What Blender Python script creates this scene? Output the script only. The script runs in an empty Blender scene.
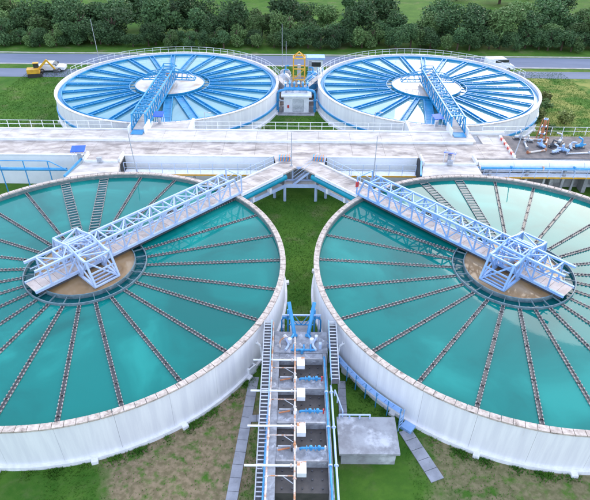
import bpy, math, random
from mathutils import Matrix, Vector
random.seed(7)
S = bpy.context.scene
COL = S.collection
R = math.radians
ZR = 3.3                      # rim level of the tanks above the ground

# ------------------------------------------------------------------ camera
cam = bpy.data.cameras.new('camera'); camo = bpy.data.objects.new('camera', cam); COL.objects.link(camo)
cam.sensor_width = 36; cam.lens = 33.4; cam.clip_end = 3000; cam.clip_start = 0.5
camo.matrix_world = (Matrix.Translation((-0.4885, 0, 24.454 + ZR)) @ Matrix.Rotation(R(-0.2134), 4, 'Z')
                     @ Matrix.Rotation(R(90 - 34.979), 4, 'X') @ Matrix.Rotation(R(0.594), 4, 'Z'))
S.camera = camo
# ------------------------------------------------------------------ sky, sun, exposure
SUN_EL, SUN_AZ = 19, -32      # elevation; azimuth from +Y towards -X (low and veiled, behind the far right tank)
w = bpy.data.worlds.new('World'); S.world = w; w.use_nodes = True
nt = w.node_tree; sky = nt.nodes.new('ShaderNodeTexSky'); sky.sky_type = 'NISHITA'; sky.sun_disc = False
sky.sun_elevation = R(SUN_EL); sky.sun_rotation = R(-SUN_AZ)
sky.air_density = 1.4; sky.dust_density = 2.0; sky.ozone_density = 3.0
bgn = nt.nodes['Background']; bgn.inputs['Strength'].default_value = 0.15
veil = nt.nodes.new('ShaderNodeMix'); veil.data_type = 'RGBA'; veil.inputs['Factor'].default_value = .5   # thin bright cloud veil, even over the whole sky
[i for i in veil.inputs if i.name == 'B' and i.type == 'RGBA'][0].default_value = (4.65, 4.95, 6.0, 1)
nt.links.new(sky.outputs[0], [i for i in veil.inputs if i.name == 'A' and i.type == 'RGBA'][0])
nt.links.new([o for o in veil.outputs if o.type == 'RGBA'][0], bgn.inputs['Color'])
sl = bpy.data.lights.new('sun', 'SUN'); sl.energy = 0.5; sl.angle = R(40); sl.color = (1, .93, .86)
so = bpy.data.objects.new('sun', sl); COL.objects.link(so)
sd = Vector((-math.sin(R(SUN_AZ)) * math.cos(R(SUN_EL)), math.cos(R(SUN_AZ)) * math.cos(R(SUN_EL)), math.sin(R(SUN_EL))))
so.rotation_euler = sd.to_track_quat('Z', 'Y').to_euler(); so.location = (0, 60, 60)
vs = S.view_settings; vs.view_transform = 'Standard'; vs.look = 'None'; vs.gamma = 1; vs.exposure = 1.65

# ------------------------------------------------------------------ materials
MATS = {}
def mat(name, c1, c2=None, rough=.6, scale=1.5, stretch=(1, 1, 1), metal=0, bump=0, detail=6, lo=.35, hi=.65, spec=.5,
        c3=None, scale3=.4, lo3=.5, hi3=.62, stretch3=(1, 1, 1), bscale=12, island=0):
    if name in MATS: return MATS[name]
    m = bpy.data.materials.new(name); m.use_nodes = True; n = m.node_tree.nodes; l = m.node_tree.links
    b = n['Principled BSDF']; b.inputs['Roughness'].default_value = rough; b.inputs['Metallic'].default_value = metal
    b.inputs['Specular IOR Level'].default_value = spec
    tc = n.new('ShaderNodeTexCoord')
    geo = n.new('ShaderNodeNewGeometry')
    def noise(sc, st, det):
        mp = n.new('ShaderNodeMapping'); mp.inputs['Scale'].default_value = st; l.new(geo.outputs['Position'], mp.inputs['Vector'])
        t = n.new('ShaderNodeTexNoise'); t.inputs['Scale'].default_value = sc; t.inputs['Detail'].default_value = det
        t.inputs['Roughness'].default_value = .62
        l.new(mp.outputs[0], t.inputs['Vector']); return t
    def ramp(src, a, z, ca, cz):
        mr = n.new('ShaderNodeMapRange'); mr.inputs['From Min'].default_value = a; mr.inputs['From Max'].default_value = z
        mr.interpolation_type = 'SMOOTHSTEP'
        l.new(src, mr.inputs['Value']); return mr
    def mixc(fac, A, B):
        mx = n.new('ShaderNodeMix'); mx.data_type = 'RGBA'; l.new(fac, mx.inputs['Factor'])
        for k, v in (('A', A), ('B', B)):
            s_ = [i for i in mx.inputs if i.name == k and i.type == 'RGBA'][0]
            if isinstance(v, tuple): s_.default_value = (*v, 1)
            else: l.new(v, s_)
        return [o for o in mx.outputs if o.type == 'RGBA'][0]
    c2 = c2 or tuple(x * .85 for x in c1)
    t = noise(scale, stretch, detail)
    out = mixc(ramp(t.outputs['Fac'], lo, hi, 0, 1).outputs[0], c1, c2)
    if c3:
        t3 = noise(scale3, stretch3, 8)
        out = mixc(ramp(t3.outputs['Fac'], lo3, hi3, 0, 1).outputs[0], out, c3)
    if island:
        hs = n.new('ShaderNodeHueSaturation'); mr = n.new('ShaderNodeMapRange')
        mr.inputs['To Min'].default_value = 1 - island; mr.inputs['To Max'].default_value = 1 + island
        oi = n.new('ShaderNodeObjectInfo'); l.new(oi.outputs['Random'], mr.inputs['Value']); l.new(mr.outputs[0], hs.inputs['Value'])
        l.new(out, hs.inputs['Color']); out = hs.outputs[0]
    l.new(out, b.inputs['Base Color'])
    if bump:
        tb = noise(bscale, (1, 1, 1), 4); bp = n.new('ShaderNodeBump'); bp.inputs['Strength'].default_value = bump
        bp.inputs['Distance'].default_value = .03
        l.new(tb.outputs['Fac'], bp.inputs['Height']); l.new(bp.outputs[0], b.inputs['Normal'])
    MATS[name] = m; return m

M_wall = mat('white_painted_concrete', (.80, .80, .82), (.70, .70, .74), .7, 1.6, (1.5, 1.5, .10), c3=(.45, .42, .40), scale3=1.6, stretch3=(1.4, 1.4, .08), lo3=.63, hi3=.86, bump=.1)
M_rim = mat('weathered_coping', (.56, .49, .44), (.40, .33, .29), .85, 4.5, island=.06, c3=(.20, .16, .14), scale3=2.6, lo3=.54, hi3=.70, bump=.3)
M_rimpale = mat('pale_coping', (.74, .70, .68), (.58, .53, .50), .85, 2.2, island=.08, bump=.2)
M_conc = mat('stained_deck_concrete', (.56, .50, .46), (.38, .33, .30), .9, 1.6, (.5, 1, 1), island=.05, lo=.38, hi=.62, c3=(.22, .19, .18), scale3=1.1, lo3=.52, hi3=.70, stretch3=(.3, 1, 1), bump=.3)
M_concpale = mat('pale_deck_concrete', (.62, .58, .55), (.47, .43, .40), .9, 1.3, (.5, 1, 1), island=.04, lo=.38, hi=.62, c3=(.30, .27, .26), scale3=1.0, lo3=.52, hi3=.72, stretch3=(.35, 1, 1), bump=.3)
M_concgrey = mat('grey_concrete', (.36, .37, .40), (.24, .24, .26), .9, .9, c3=(.55, .56, .6), scale3=.7, lo3=.52, hi3=.68, bump=.4)
M_basinwall = mat('basin_concrete', (.36, .38, .43), (.22, .23, .26), .9, 2.5, c3=(.50, .52, .58), scale3=2.2, lo3=.54, hi3=.68, bump=.4)
M_basin = mat('basin_floor', (.085, .075, .072), (.055, .05, .05), .55, 1.5, bump=.15)
M_soil = mat('yard_soil', (.22, .19, .18), (.13, .12, .12), .95, 1.2, bump=.5)
M_pale = mat('pale_blue_paint', (.46, .56, .76), (.39, .50, .72), .45, 1.5, c3=(.42, .42, .45), scale3=3.0, lo3=.62, hi3=.8)
M_midblue = mat('mid_blue_paint', (.22, .39, .70), (.29, .46, .74), .45, 1.5, c3=(.16, .25, .45), scale3=3.0, lo3=.62, hi3=.8)
M_blue = mat('blue_paint', (.008, .22, .47), (.02, .28, .55), .4, 1.2, c3=(.05, .13, .28), scale3=2, lo3=.62, hi3=.8)
M_blued = mat('pipe_blue', (.03, .24, .52), (.05, .31, .60), .4, 1.6, c3=(.05, .12, .25), scale3=2.5, lo3=.6, hi3=.8)
M_cobalt = mat('cobalt_sheet', (.015, .09, .62), (.02, .12, .70), .4, 1)
M_teal = mat('teal_paint', (.0, .24, .36), (.0, .30, .42), .45, 1.2)
M_white = mat('white_paint', (.78, .80, .84), (.68, .70, .75), .5, 2, c3=(.45, .38, .33), scale3=3, lo3=.64, hi3=.8)
M_panel = mat('smooth_white_paint', (.80, .82, .86), (.74, .76, .81), .6, .8, c3=(.62, .62, .64), scale3=1.4, stretch3=(1, 1, .3), lo3=.62, hi3=.85)
M_galv = mat('galvanised_steel', (.50, .53, .58), (.36, .39, .45), .45, 4, metal=.4)
M_dark = mat('dark_steel', (.07, .075, .09), (.11, .11, .13), .5, 4, metal=.3)
M_rust = mat('rusty_pipe', (.62, .58, .56), (.50, .24, .12), .7, 2.2, lo=.45, hi=.62, c3=(.36, .14, .06), scale3=3, lo3=.6, hi3=.7)
M_rusty = mat('rust', (.50, .20, .09), (.32, .12, .06), .8, 3)
M_launder = mat('launder_steel', (.50, .46, .44), (.34, .30, .29), .6, 3, c3=(.20, .16, .15), scale3=4, lo3=.56, hi3=.7)
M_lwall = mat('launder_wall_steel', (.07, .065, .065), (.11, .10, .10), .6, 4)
M_teeth = mat('weir_teeth_steel', (.36, .34, .34), (.20, .19, .19), .6, 3)
M_ringsteel = mat('ring_steel', (.16, .24, .28), (.10, .16, .19), .55, 2.5, c3=(.32, .30, .30), scale3=3, lo3=.56, hi3=.72)
M_lining = mat('algae_lining', (.10, .17, .17), (.16, .20, .20), .7, 3, c3=(.30, .30, .29), scale3=2, lo3=.56, hi3=.72)
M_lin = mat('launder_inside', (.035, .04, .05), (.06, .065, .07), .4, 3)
M_floor = mat('beige_boards', (.60, .51, .46), (.46, .38, .34), .85, 1.8, island=.1)
M_yellow = mat('yellow_paint', (.72, .40, .03), (.60, .30, .03), .5, 2)
M_red = mat('red_paint', (.62, .05, .05), (.5, .05, .05), .5, 2)
M_orange = mat('orange_paint', (.75, .27, .07), (.6, .2, .06), .6, 3)
M_glass = mat('vehicle_glass', (.03, .035, .04), (.04, .045, .05), .1, 2)
M_tyre = mat('tyre', (.03, .03, .03), (.04, .04, .04), .9, 4)
M_asphalt = mat('asphalt', (.17, .20, .28), (.13, .16, .23), .9, .3, (.2, 1, 1), bump=.3)
M_path = mat('path_slabs', (.33, .34, .39), (.25, .26, .30), .9, 1.4, c3=(.18, .18, .18), scale3=1.2, lo3=.58, hi3=.75, bump=.4)
M_bark = mat('bark', (.12, .085, .06), (.07, .05, .035), .95, 6)
def leafmat(name, a, b_, isl=.38):
    return mat(name, a, b_, .7, .9, detail=3, island=isl, spec=.25)
M_leaf = [leafmat('leaf_deep', (.045, .10, .04), (.08, .15, .055)), leafmat('leaf_mid', (.075, .145, .045), (.12, .19, .065)), leafmat('leaf_yellow', (.13, .17, .05), (.20, .22, .07))]  # greens lightened to carry the haze over the tree band
M_blade = mat('grass_blades', (.035, .12, .012), (.08, .19, .02), .8, .35, detail=5, spec=.2)

def water_mat(name, c1, c2, c3, rough=.03, sc=.16):
    m = bpy.data.materials.new(name); m.use_nodes = True; n = m.node_tree.nodes; l = m.node_tree.links; b = n['Principled BSDF']
    b.inputs['Roughness'].default_value = rough; b.inputs['IOR'].default_value = 1.33
    g = n.new('ShaderNodeNewGeometry')
    t = n.new('ShaderNodeTexNoise'); t.inputs['Scale'].default_value = sc; t.inputs['Detail'].default_value = 6; t.inputs['Distortion'].default_value = .7
    t.inputs['Roughness'].default_value = .5
    l.new(g.outputs['Position'], t.inputs['Vector'])
    cr = n.new('ShaderNodeValToRGB'); cr.color_ramp.interpolation = 'EASE'
    e = cr.color_ramp.elements; e[0].position = .34; e[0].color = (*c1, 1); e[1].position = .70; e[1].color = (*c3, 1)
    x = e.new(.52); x.color = (*c2, 1)
    l.new(t.outputs['Fac'], cr.inputs[0]); l.new(cr.outputs[0], b.inputs['Base Color'])
    t2 = n.new('ShaderNodeTexNoise'); t2.inputs['Scale'].default_value = 1.6; t2.inputs['Detail'].default_value = 5
    l.new(g.outputs['Position'], t2.inputs['Vector'])
    bp = n.new('ShaderNodeBump'); bp.inputs['Strength'].default_value = .04; bp.inputs['Distance'].default_value = .02
    l.new(t2.outputs['Fac'], bp.inputs['Height']); l.new(bp.outputs[0], b.inputs['Normal'])
    return m
M_water = water_mat('teal_water', (.0, .118, .110), (.0, .160, .147), (.008, .235, .21))
M_waterb = water_mat('sky_paled_water', (.10, .26, .32), (.14, .31, .37), (.20, .37, .42))  # pale sky reflection is put into the far water's base colour
M_mud = water_mat('muddy_water', (.20, .125, .06), (.29, .19, .10), (.38, .28, .18), .10, .5)
M_mudb = water_mat('pale_muddy_water', (.50, .42, .36), (.62, .58, .55), (.32, .20, .12), .15, .3)
M_ringw = water_mat('dark_ring_water', (.0, .06, .07), (.0, .075, .085), (.01, .10, .11), .08)

def ground_mat():
    m = bpy.data.materials.new('ground_grass_and_soil'); m.use_nodes = True; n = m.node_tree.nodes; l = m.node_tree.links; b = n['Principled BSDF']
    b.inputs['Roughness'].default_value = .95; b.inputs['Specular IOR Level'].default_value = .15
    g = n.new('ShaderNodeNewGeometry'); sp = n.new('ShaderNodeSeparateXYZ'); l.new(g.outputs['Position'], sp.inputs[0])
    def noise(s, d=6):
        t = n.new('ShaderNodeTexNoise'); t.inputs['Scale'].default_value = s; t.inputs['Detail'].default_value = d; t.inputs['Roughness'].default_value = .6
        l.new(g.outputs['Position'], t.inputs['Vector']); return t.outputs['Fac']
    def mr(v, a, z):
        q = n.new('ShaderNodeMapRange'); q.interpolation_type = 'SMOOTHSTEP'; q.inputs['From Min'].default_value = a; q.inputs['From Max'].default_value = z
        l.new(v, q.inputs['Value']); return q.outputs[0]
    def mth(op, a, c):
        q = n.new('ShaderNodeMath'); q.operation = op
        for i, v in enumerate((a, c)):
            if isinstance(v, (int, float)): q.inputs[i].default_value = v
            else: l.new(v, q.inputs[i])
        return q.outputs[0]
    def mix(f, A, B):
        mx = n.new('ShaderNodeMix'); mx.data_type = 'RGBA'; l.new(f, mx.inputs['Factor'])
        for k, v in (('A', A), ('B', B)):
            s_ = [i for i in mx.inputs if i.name == k and i.type == 'RGBA'][0]
            if isinstance(v, tuple): s_.default_value = (*v, 1)
            else: l.new(v, s_)
        return [o for o in mx.outputs if o.type == 'RGBA'][0]
    x, y = sp.outputs[0], sp.outputs[1]; nz = noise(.5); nf = noise(3.0)
    grass = mix(mr(noise(.25), .35, .65), (.035, .11, .012), (.08, .17, .022))
    grass = mix(mr(noise(2.5), .4, .7), grass, (.055, .13, .018))
    dry = mix(mr(nf, .35, .65), (.26, .20, .13), (.15, .125, .07))
    wob = mth('MULTIPLY', mth('SUBTRACT', nz, .5), 5.0)
    def box(x0, x1, y0, y1, e=.9):
        xx, yy = mth('ADD', x, wob), mth('ADD', y, wob)
        a = mth('MULTIPLY', mr(xx, x0 - e, x0 + e), mr(xx, x1 + e, x1 - e)); c = mth('MULTIPLY', mr(yy, y0 - e, y0 + e), mr(yy, y1 + e, y1 - e))
        return mth('MULTIPLY', a, c)
    msk = mth('MAXIMUM', box(-11, -2.2, 12, 24.2), mth('MULTIPLY', box(7.2, 20, 10, 21), .8))
    msk = mth('MULTIPLY', msk, mr(noise(1.4), .30, .52))
    gen = mth('MULTIPLY', mr(noise(.3), .52, .72), .45)
    far = mth('MULTIPLY', box(28, 60, 60, 92, 3), mr(noise(.3), .4, .6))
    out = mix(mth('MAXIMUM', msk, gen), grass, dry)
    out = mix(far, out, (.25, .26, .07))
    l.new(out, b.inputs['Base Color'])
    bp = n.new('ShaderNodeBump'); bp.inputs['Strength'].default_value = .7; bp.inputs['Distance'].default_value = .06
    l.new(noise(6), bp.inputs['Height']); l.new(bp.outputs[0], b.inputs['Normal'])
    return m
M_ground = ground_mat()

# ------------------------------------------------------------------ mesh helpers
class MB:
    def __init__(s): s.v = []; s.f = []
    def add(s, vs, fs):
        o = len(s.v); s.v += [tuple(p) for p in vs]; s.f += [tuple(i + o for i in f) for f in fs]; return s
    def box(s, c, d, rz=0):
        cx, cy, cz = c; a, b, h = d[0] / 2, d[1] / 2, d[2] / 2; co, si = math.cos(rz), math.sin(rz)
        vs = []
        for z in (-h, h):
            for x, y in ((-a, -b), (a, -b), (a, b), (-a, b)): vs.append((cx + x * co - y * si, cy + x * si + y * co, cz + z))
        return s.add(vs, [(3, 2, 1, 0), (4, 5, 6, 7), (0, 1, 5, 4), (1, 2, 6, 5), (2, 3, 7, 6), (3, 0, 4, 7)])
    def bar(s, p, q, wd, ht=None):
        p, q = Vector(p), Vector(q); d = (q - p).normalized(); up = Vector((0, 0, 1))
        if abs(d.z) > .98: up = Vector((0, 1, 0))
        r = d.cross(up).normalized(); u = r.cross(d); ht = ht or wd; vs = []
        for e in (p, q):
            for a, b in ((-1, -1), (1, -1), (1, 1), (-1, 1)): vs.append(e + r * a * wd / 2 + u * b * ht / 2)
        return s.add(vs, [(3, 2, 1, 0), (4, 5, 6, 7), (0, 1, 5, 4), (1, 2, 6, 5), (2, 3, 7, 6), (3, 0, 4, 7)])
    def tube(s, pts, r, n=8):
        pts = [Vector(p) for p in pts]; rings = []
        for i, p in enumerate(pts):
            d = (pts[min(i + 1, len(pts) - 1)] - pts[max(i - 1, 0)]).normalized()
            up = Vector((0, 0, 1)) if abs(d.z) < .95 else Vector((0, 1, 0))
            a = d.cross(up).normalized(); b = a.cross(d)
            rr = r[i] if isinstance(r, (list, tuple)) else r
            rings.append([p + (a * math.cos(2 * math.pi * k / n) + b * math.sin(2 * math.pi * k / n)) * rr for k in range(n)])
        vs = [v for rg in rings for v in rg]; fs = []
        for i in range(len(pts) - 1):
            for k in range(n): fs.append((i * n + k, i * n + (k + 1) % n, (i + 1) * n + (k + 1) % n, (i + 1) * n + k))
        fs.append(tuple(range(n))[::-1]); fs.append(tuple((len(pts) - 1) * n + k for k in range(n)))
        return s.add(vs, fs)
    def ring(s, r0, r1, z0, z1, n=96, a0=0, a1=360, c=(0, 0)):
        full = abs(a1 - a0) >= 360; m = n if full else n + 1; vs = []
        for k in range(m):
            a = R(a0 + (a1 - a0) * k / n); co, si = math.cos(a), math.sin(a)
            for r, z in ((r0, z0), (r1, z0), (r1, z1), (r0, z1)): vs.append((c[0] + r * co, c[1] + r * si, z))
        fs = []
        for k in range(n):
            i, j = k * 4, ((k + 1) % m) * 4
            for e in range(4): fs.append((i + e, i + (e + 1) % 4, j + (e + 1) % 4, j + e))
        if not full: fs += [(3, 2, 1, 0), tuple((m - 1) * 4 + e for e in range(4))]
        return s.add(vs, fs)
    def disc(s, r, z, n=96):
        vs = [(r * math.cos(2 * math.pi * k / n), r * math.sin(2 * math.pi * k / n), z) for k in range(n)]
        return s.add(vs, [tuple(range(n))])
    def prism(s, poly, z0, z1):
        n = len(poly); vs = [(x, y, z0) for x, y in poly] + [(x, y, z1) for x, y in poly]
        fs = [tuple(range(n))[::-1], tuple(range(n, 2 * n))] + [(k, (k + 1) % n, n + (k + 1) % n, n + k) for k in range(n)]
        return s.add(vs, fs)
    def profile(s, poly, x0, x1):     # polygon in (y, z) swept along x
        n = len(poly); vs = [(x0, y, z) for y, z in poly] + [(x1, y, z) for y, z in poly]
        fs = [tuple(range(n))[::-1], tuple(range(n, 2 * n))] + [(k, (k + 1) % n, n + (k + 1) % n, n + k) for k in range(n)]
        return s.add(vs, fs)
    def mesh(s, name, m, smooth=False):
        me = bpy.data.meshes.new(name); me.from_pydata(s.v, [], s.f); me.materials.append(m); me.update()
        if smooth: me.polygons.foreach_set('use_smooth', [True] * len(me.polygons)); me.update()
        return me
    def build(s, name, m, parent=None, smooth=False):
        return link(name, s.mesh(name, m, smooth), parent)
def link(name, me, parent=None, loc=(0, 0, 0), rz=0, sc=None):
    o = bpy.data.objects.new(name, me); COL.objects.link(o); o.location = loc; o.rotation_euler = (0, 0, rz)
    if sc: o.scale = sc
    if parent: o.parent = parent
    return o
def autosmooth(o, ang=40):
    me = o.data; me.polygons.foreach_set('use_smooth', [True] * len(me.polygons))
    try: me.set_sharp_from_angle(angle=R(ang))
    except Exception: pass
    return o
def tag(o, label=None, cat=None, group=None, kind=None):
    if label: o['label'] = label
    if cat: o['category'] = cat
    if group: o['group'] = group
    if kind: o['kind'] = kind
    return o
def thing(name, label, cat, loc=(0, 0, 0), rz=0, group=None):
    return tag(link(name, None, None, loc, rz), label, cat, group)
UNIT = {}
def member(name, p, q, wd, m, parent, ht=None):
    return MB().bar(p, q, wd, ht).build(name, m, parent)
def pipe(name, pts, r, m, parent=None, n=10):
    return autosmooth(MB().tube(pts, r, n).build(name, m, parent))
def bend(pts, rad=.25, k=5):          # rounds the corners of a polyline
    pts = [Vector(p) for p in pts]; out = [pts[0]]
    for i in range(1, len(pts) - 1):
        a, b, c = pts[i - 1], pts[i], pts[i + 1]
        d1, d2 = (a - b), (c - b); r1 = min(rad, d1.length * .45); r2 = min(rad, d2.length * .45)
        s, e = b + d1.normalized() * r1, b + d2.normalized() * r2
        for j in range(k + 1):
            t = j / k; out.append(s * (1 - t) ** 2 + b * 2 * t * (1 - t) + e * t * t)
    out.append(pts[-1]); return out

# ------------------------------------------------------------------ ground, roads, paths
def sheet(name, poly, z, m):
    return tag(MB().add([(x, y, z) for x, y in poly], [tuple(range(len(poly)))]).build(name, m), kind='structure')
sheet('ground', [(-900, -100), (900, -100), (900, 1800), (-900, 1800)], 0, M_ground)
sheet('road', [(-400, 94.3), (400, 94.9), (400, 100.6), (-400, 100.0)], .02, M_asphalt)
sheet('yard', [(-70, 87.2), (-36.5, 87.2), (-36, 91.6), (-70, 91.6)], .016, M_asphalt)
sheet('yard', [(31, 88.8), (60, 88.6), (60, 92.4), (31.5, 92.2)], .016, M_asphalt)
for nm, y0, y1 in (('kerb', 94.0, 94.25), ('kerb', 100.75, 101.0)):
    tag(MB().box((0, (y0 + y1) / 2, .06), (700, y1 - y0, .12)).build(nm, M_concpale), kind='structure')
def slabs(name, p, q, wd, n, m, z=.03):
    p, q = Vector(p), Vector(q); d = (q - p) / n; rz = math.atan2(d.y, d.x)
    base = tag(link(name, None, None), kind='structure')
    me = MB().box((0, 0, 0), (d.length - .03, wd, .06)).mesh('slab', m)
    for i in range(n):
        c = p + d * (i + .5); link('slab', me, base, (c.x, c.y, z + random.uniform(0, .012)), rz + random.uniform(-.01, .01))
slabs('footpath', (-3.0, 24.9), (-3.9, 13.5), .62, 14, M_path)
slabs('side_path', (-3.15, 21.55), (-2.2, 21.6), .5, 2, M_path)
slabs('footpath', (2.75, 24.6), (2.65, 21.4), .5, 5, M_path)
slabs('side_path', (6.3, 20.8), (7.6, 17.5), .8, 5, M_path)

# ------------------------------------------------------------------ clarifier tanks
WALLN = 150
def tank(name, label, cx, cy, Rr, off, wide, kind):
    back = kind == 'back'
    t = thing(name, label, 'tank', (cx, cy, 0), 0, 'round clarifier tanks')
    wpm = MB().ring(Rr - .36, Rr - .06, 0, ZR - .121, 6, .02, 11.98).mesh('wall_panel', M_wall)
    wpm.polygons.foreach_set('use_smooth', [True] * len(wpm.polygons)); wpm.set_sharp_from_angle(angle=R(30))
    for k in range(30): link('wall_panel', wpm, t, (0, 0, 0), R(k * 12 + 5))
    autosmooth(MB().ring(Rr - .055, Rr + .12, 0, .28, 144).build('plinth', M_wall, t), 30)
    fm = MB().box((Rr + .2, 0, .12), (.3, .36, .24)).mesh('footing', M_wall)
    for k in range(18): link('footing', fm, t, (0, 0, 0), R(k * 20 + 7))
    # coping blocks
    da = 360 / WALLN; cw = .40 if not back else .36
    g = .07
    cm = MB()
    cm.ring(Rr - cw, Rr, ZR - .12, ZR, 3, g, da - g)
    me = cm.mesh('coping_block', M_rim if not back else M_rimpale)
    for k in range(WALLN):
        link('coping_block', me, t, (0, 0, random.uniform(-.006, .006)), R(k * da))
    zw = ZR - .42
    if not back: autosmooth(MB().ring(Rr - .43, Rr - .362, zw - .3, ZR - .125, 144).build('inner_lining', M_lining, t), 30)
    # well and ring launder
    rw, rr = (3.62, 4.45) if not back else (4.75, 5.5)
    wt = ZR - .14
    mw = M_ringsteel if not back else M_blue
    autosmooth(MB().ring(rw - .06, rw, zw - .4, wt, 96).build('well_wall', mw, t), 30)
    autosmooth(MB().ring(rr - .07, rr, zw - .4, wt - .08, 96).build('ring_launder_wall', mw, t), 30)
    MB().ring(rw, rr - .07, zw - .3, zw - .06, 96).build('ring_launder_floor', M_ringw, t)
    pm = MB().box(((rw + rr - .07) / 2, 0, wt - .13), (rr - .07 - rw, .035, .10)).mesh('ring_plate', mw)
    n = 26; st = 360 / n
    for k in range(n): link('ring_plate', pm, t, (0, 0, 0), R(off + k * st))
    # launders
    x0, x1 = rr + .01, Rr - (.40 if not back else .955)
    def launder_mesh(wd, m, teeth, top):
        b = MB(); L = x1 - x0
        for s in (-1, 1):
            b.box(((x0 + x1) / 2, s * wd / 2, top - .30), (L, .045, .38))
            if not teeth:
                b.box(((x0 + x1) / 2, s * (wd / 2 + .02), top - .07), (L, .10, .07))
                k = int(L / .5)
                for i in range(k): b.box((x0 + (i + .5) * L / k, s * (wd / 2 + .09), top - .10), (L / k * .3, .05, .12))
        return b.mesh('launder', m)
    def teeth_mesh(wd, top):
        b = MB(); L = x1 - x0; k = int(L / .27)
        for s in (-1, 1):
            for i in range(k): b.box((x0 + (i + .5) * L / k, s * wd / 2, top - .075), (L / k * .45, .050, .07))
        return b.mesh('weir_teeth', M_teeth)
    def floor_mesh(wd, m, top):
        return MB().box(((x0 + x1) / 2, 0, zw + .015 - .05), (x1 - x0, wd - .05, .1)).mesh('trough_floor', m)
    top = zw + (.14 if not back else .26)
    if back:
        mn, mwd = launder_mesh(.52, M_blue, False, top), launder_mesh(.95, M_blue, False, top)
        fn, fw = floor_mesh(.52, M_blue, top), floor_mesh(.95, M_blue, top)
    else:
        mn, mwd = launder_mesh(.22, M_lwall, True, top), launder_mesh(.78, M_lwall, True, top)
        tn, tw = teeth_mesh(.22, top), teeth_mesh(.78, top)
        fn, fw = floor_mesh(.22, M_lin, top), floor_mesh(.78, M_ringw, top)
    rn = MB().box((0, 0, top - .08), (.05, .18 if not back else .47, .05)).mesh('cross_bar', M_lwall if not back else M_blue)
    rwd = MB().box((0, 0, top - .06), (.045, .73 if not back else .9, .04)).mesh('cross_bar', M_launder if not back else M_blue)
    for k in range(n):
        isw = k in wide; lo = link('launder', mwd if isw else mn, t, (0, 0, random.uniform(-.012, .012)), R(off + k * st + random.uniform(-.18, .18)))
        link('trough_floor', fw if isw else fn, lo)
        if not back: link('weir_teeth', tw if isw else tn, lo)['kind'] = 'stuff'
        L = x1 - x0; c = int(L / (.46 if isw else 1.3))
        if back: c = 3
        for i in range(c): link('cross_bar', rwd if isw else rn, lo, (x0 + (i + .5) * L / c, 0, 0))
    # water
    wtr = MB(); wtr.ring(rr, Rr - .39, zw - .2, zw, 144)
    o = wtr.build('water', M_water if not back else M_waterb); o.location = (cx, cy, 0); tag(o, kind='structure')
    o = MB().ring(.25, rw - .06, zw - .1, zw + .16, 96).build('water', M_mud if not back else M_mudb); o.location = (cx, cy, 0); tag(o, kind='structure')
    # centre column
    autosmooth(MB().tube([(0, 0, zw - .2), (0, 0, ZR + .1)], .25, 16).build('centre_column', M_conc, t))
    if back:
        MB().ring(Rr - .95, Rr - .85, zw - .2, zw + .26, 120).ring(Rr - .84, Rr - .40, zw - .2, zw + .03, 120).build('rim_launder', M_blue, t)
        b = MB().ring(Rr - .06, Rr + .1, 1.15, 1.40, 144); b.build('pipe_band', M_blued, t)
        pts = lambda a, z: ((Rr + .25) * math.cos(R(a)), (Rr + .25) * math.sin(R(a)), z)
        pm2 = MB().bar((Rr + .25, 0, ZR - .3), (Rr + .25, 0, ZR + .7), .035).mesh('railing_post', M_white)
        for k in range(34): link('railing_post', pm2, t, (0, 0, 0), R(14 + k * 152 / 33))
        for z in (ZR + .35, ZR + .7): MB().tube([pts(14 + k * 152 / 60, z) for k in range(61)], .02, 6).build('rail', M_white, t)
        MB().ring(Rr - .02, Rr + .3, ZR - .36, ZR - .3, 80, 13, 167).build('walkway_ledge', M_rimpale, t)
    return t
FX, FY, BX, BY, RB = 16.056, 33.03, 17.75, 75.3, 15.05
tank('clarifier_tank', 'near left round tank of teal water crossed by a pale blue truss bridge', -FX, FY, 15, 4.2, (7, 8), 'front')
tank('clarifier_tank', 'near right round tank of teal water crossed by a mid blue truss bridge', FX, FY, 15, 9.0, (6, 7), 'front')
tank('clarifier_tank', 'far left round tank of pale water with bright blue troughs', -BX, BY, RB, 1.8, (20, 21), 'back')
tank('clarifier_tank', 'far right round tank of pale water with bright blue troughs', BX, BY, RB, -2.0, (19,), 'back')

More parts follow.
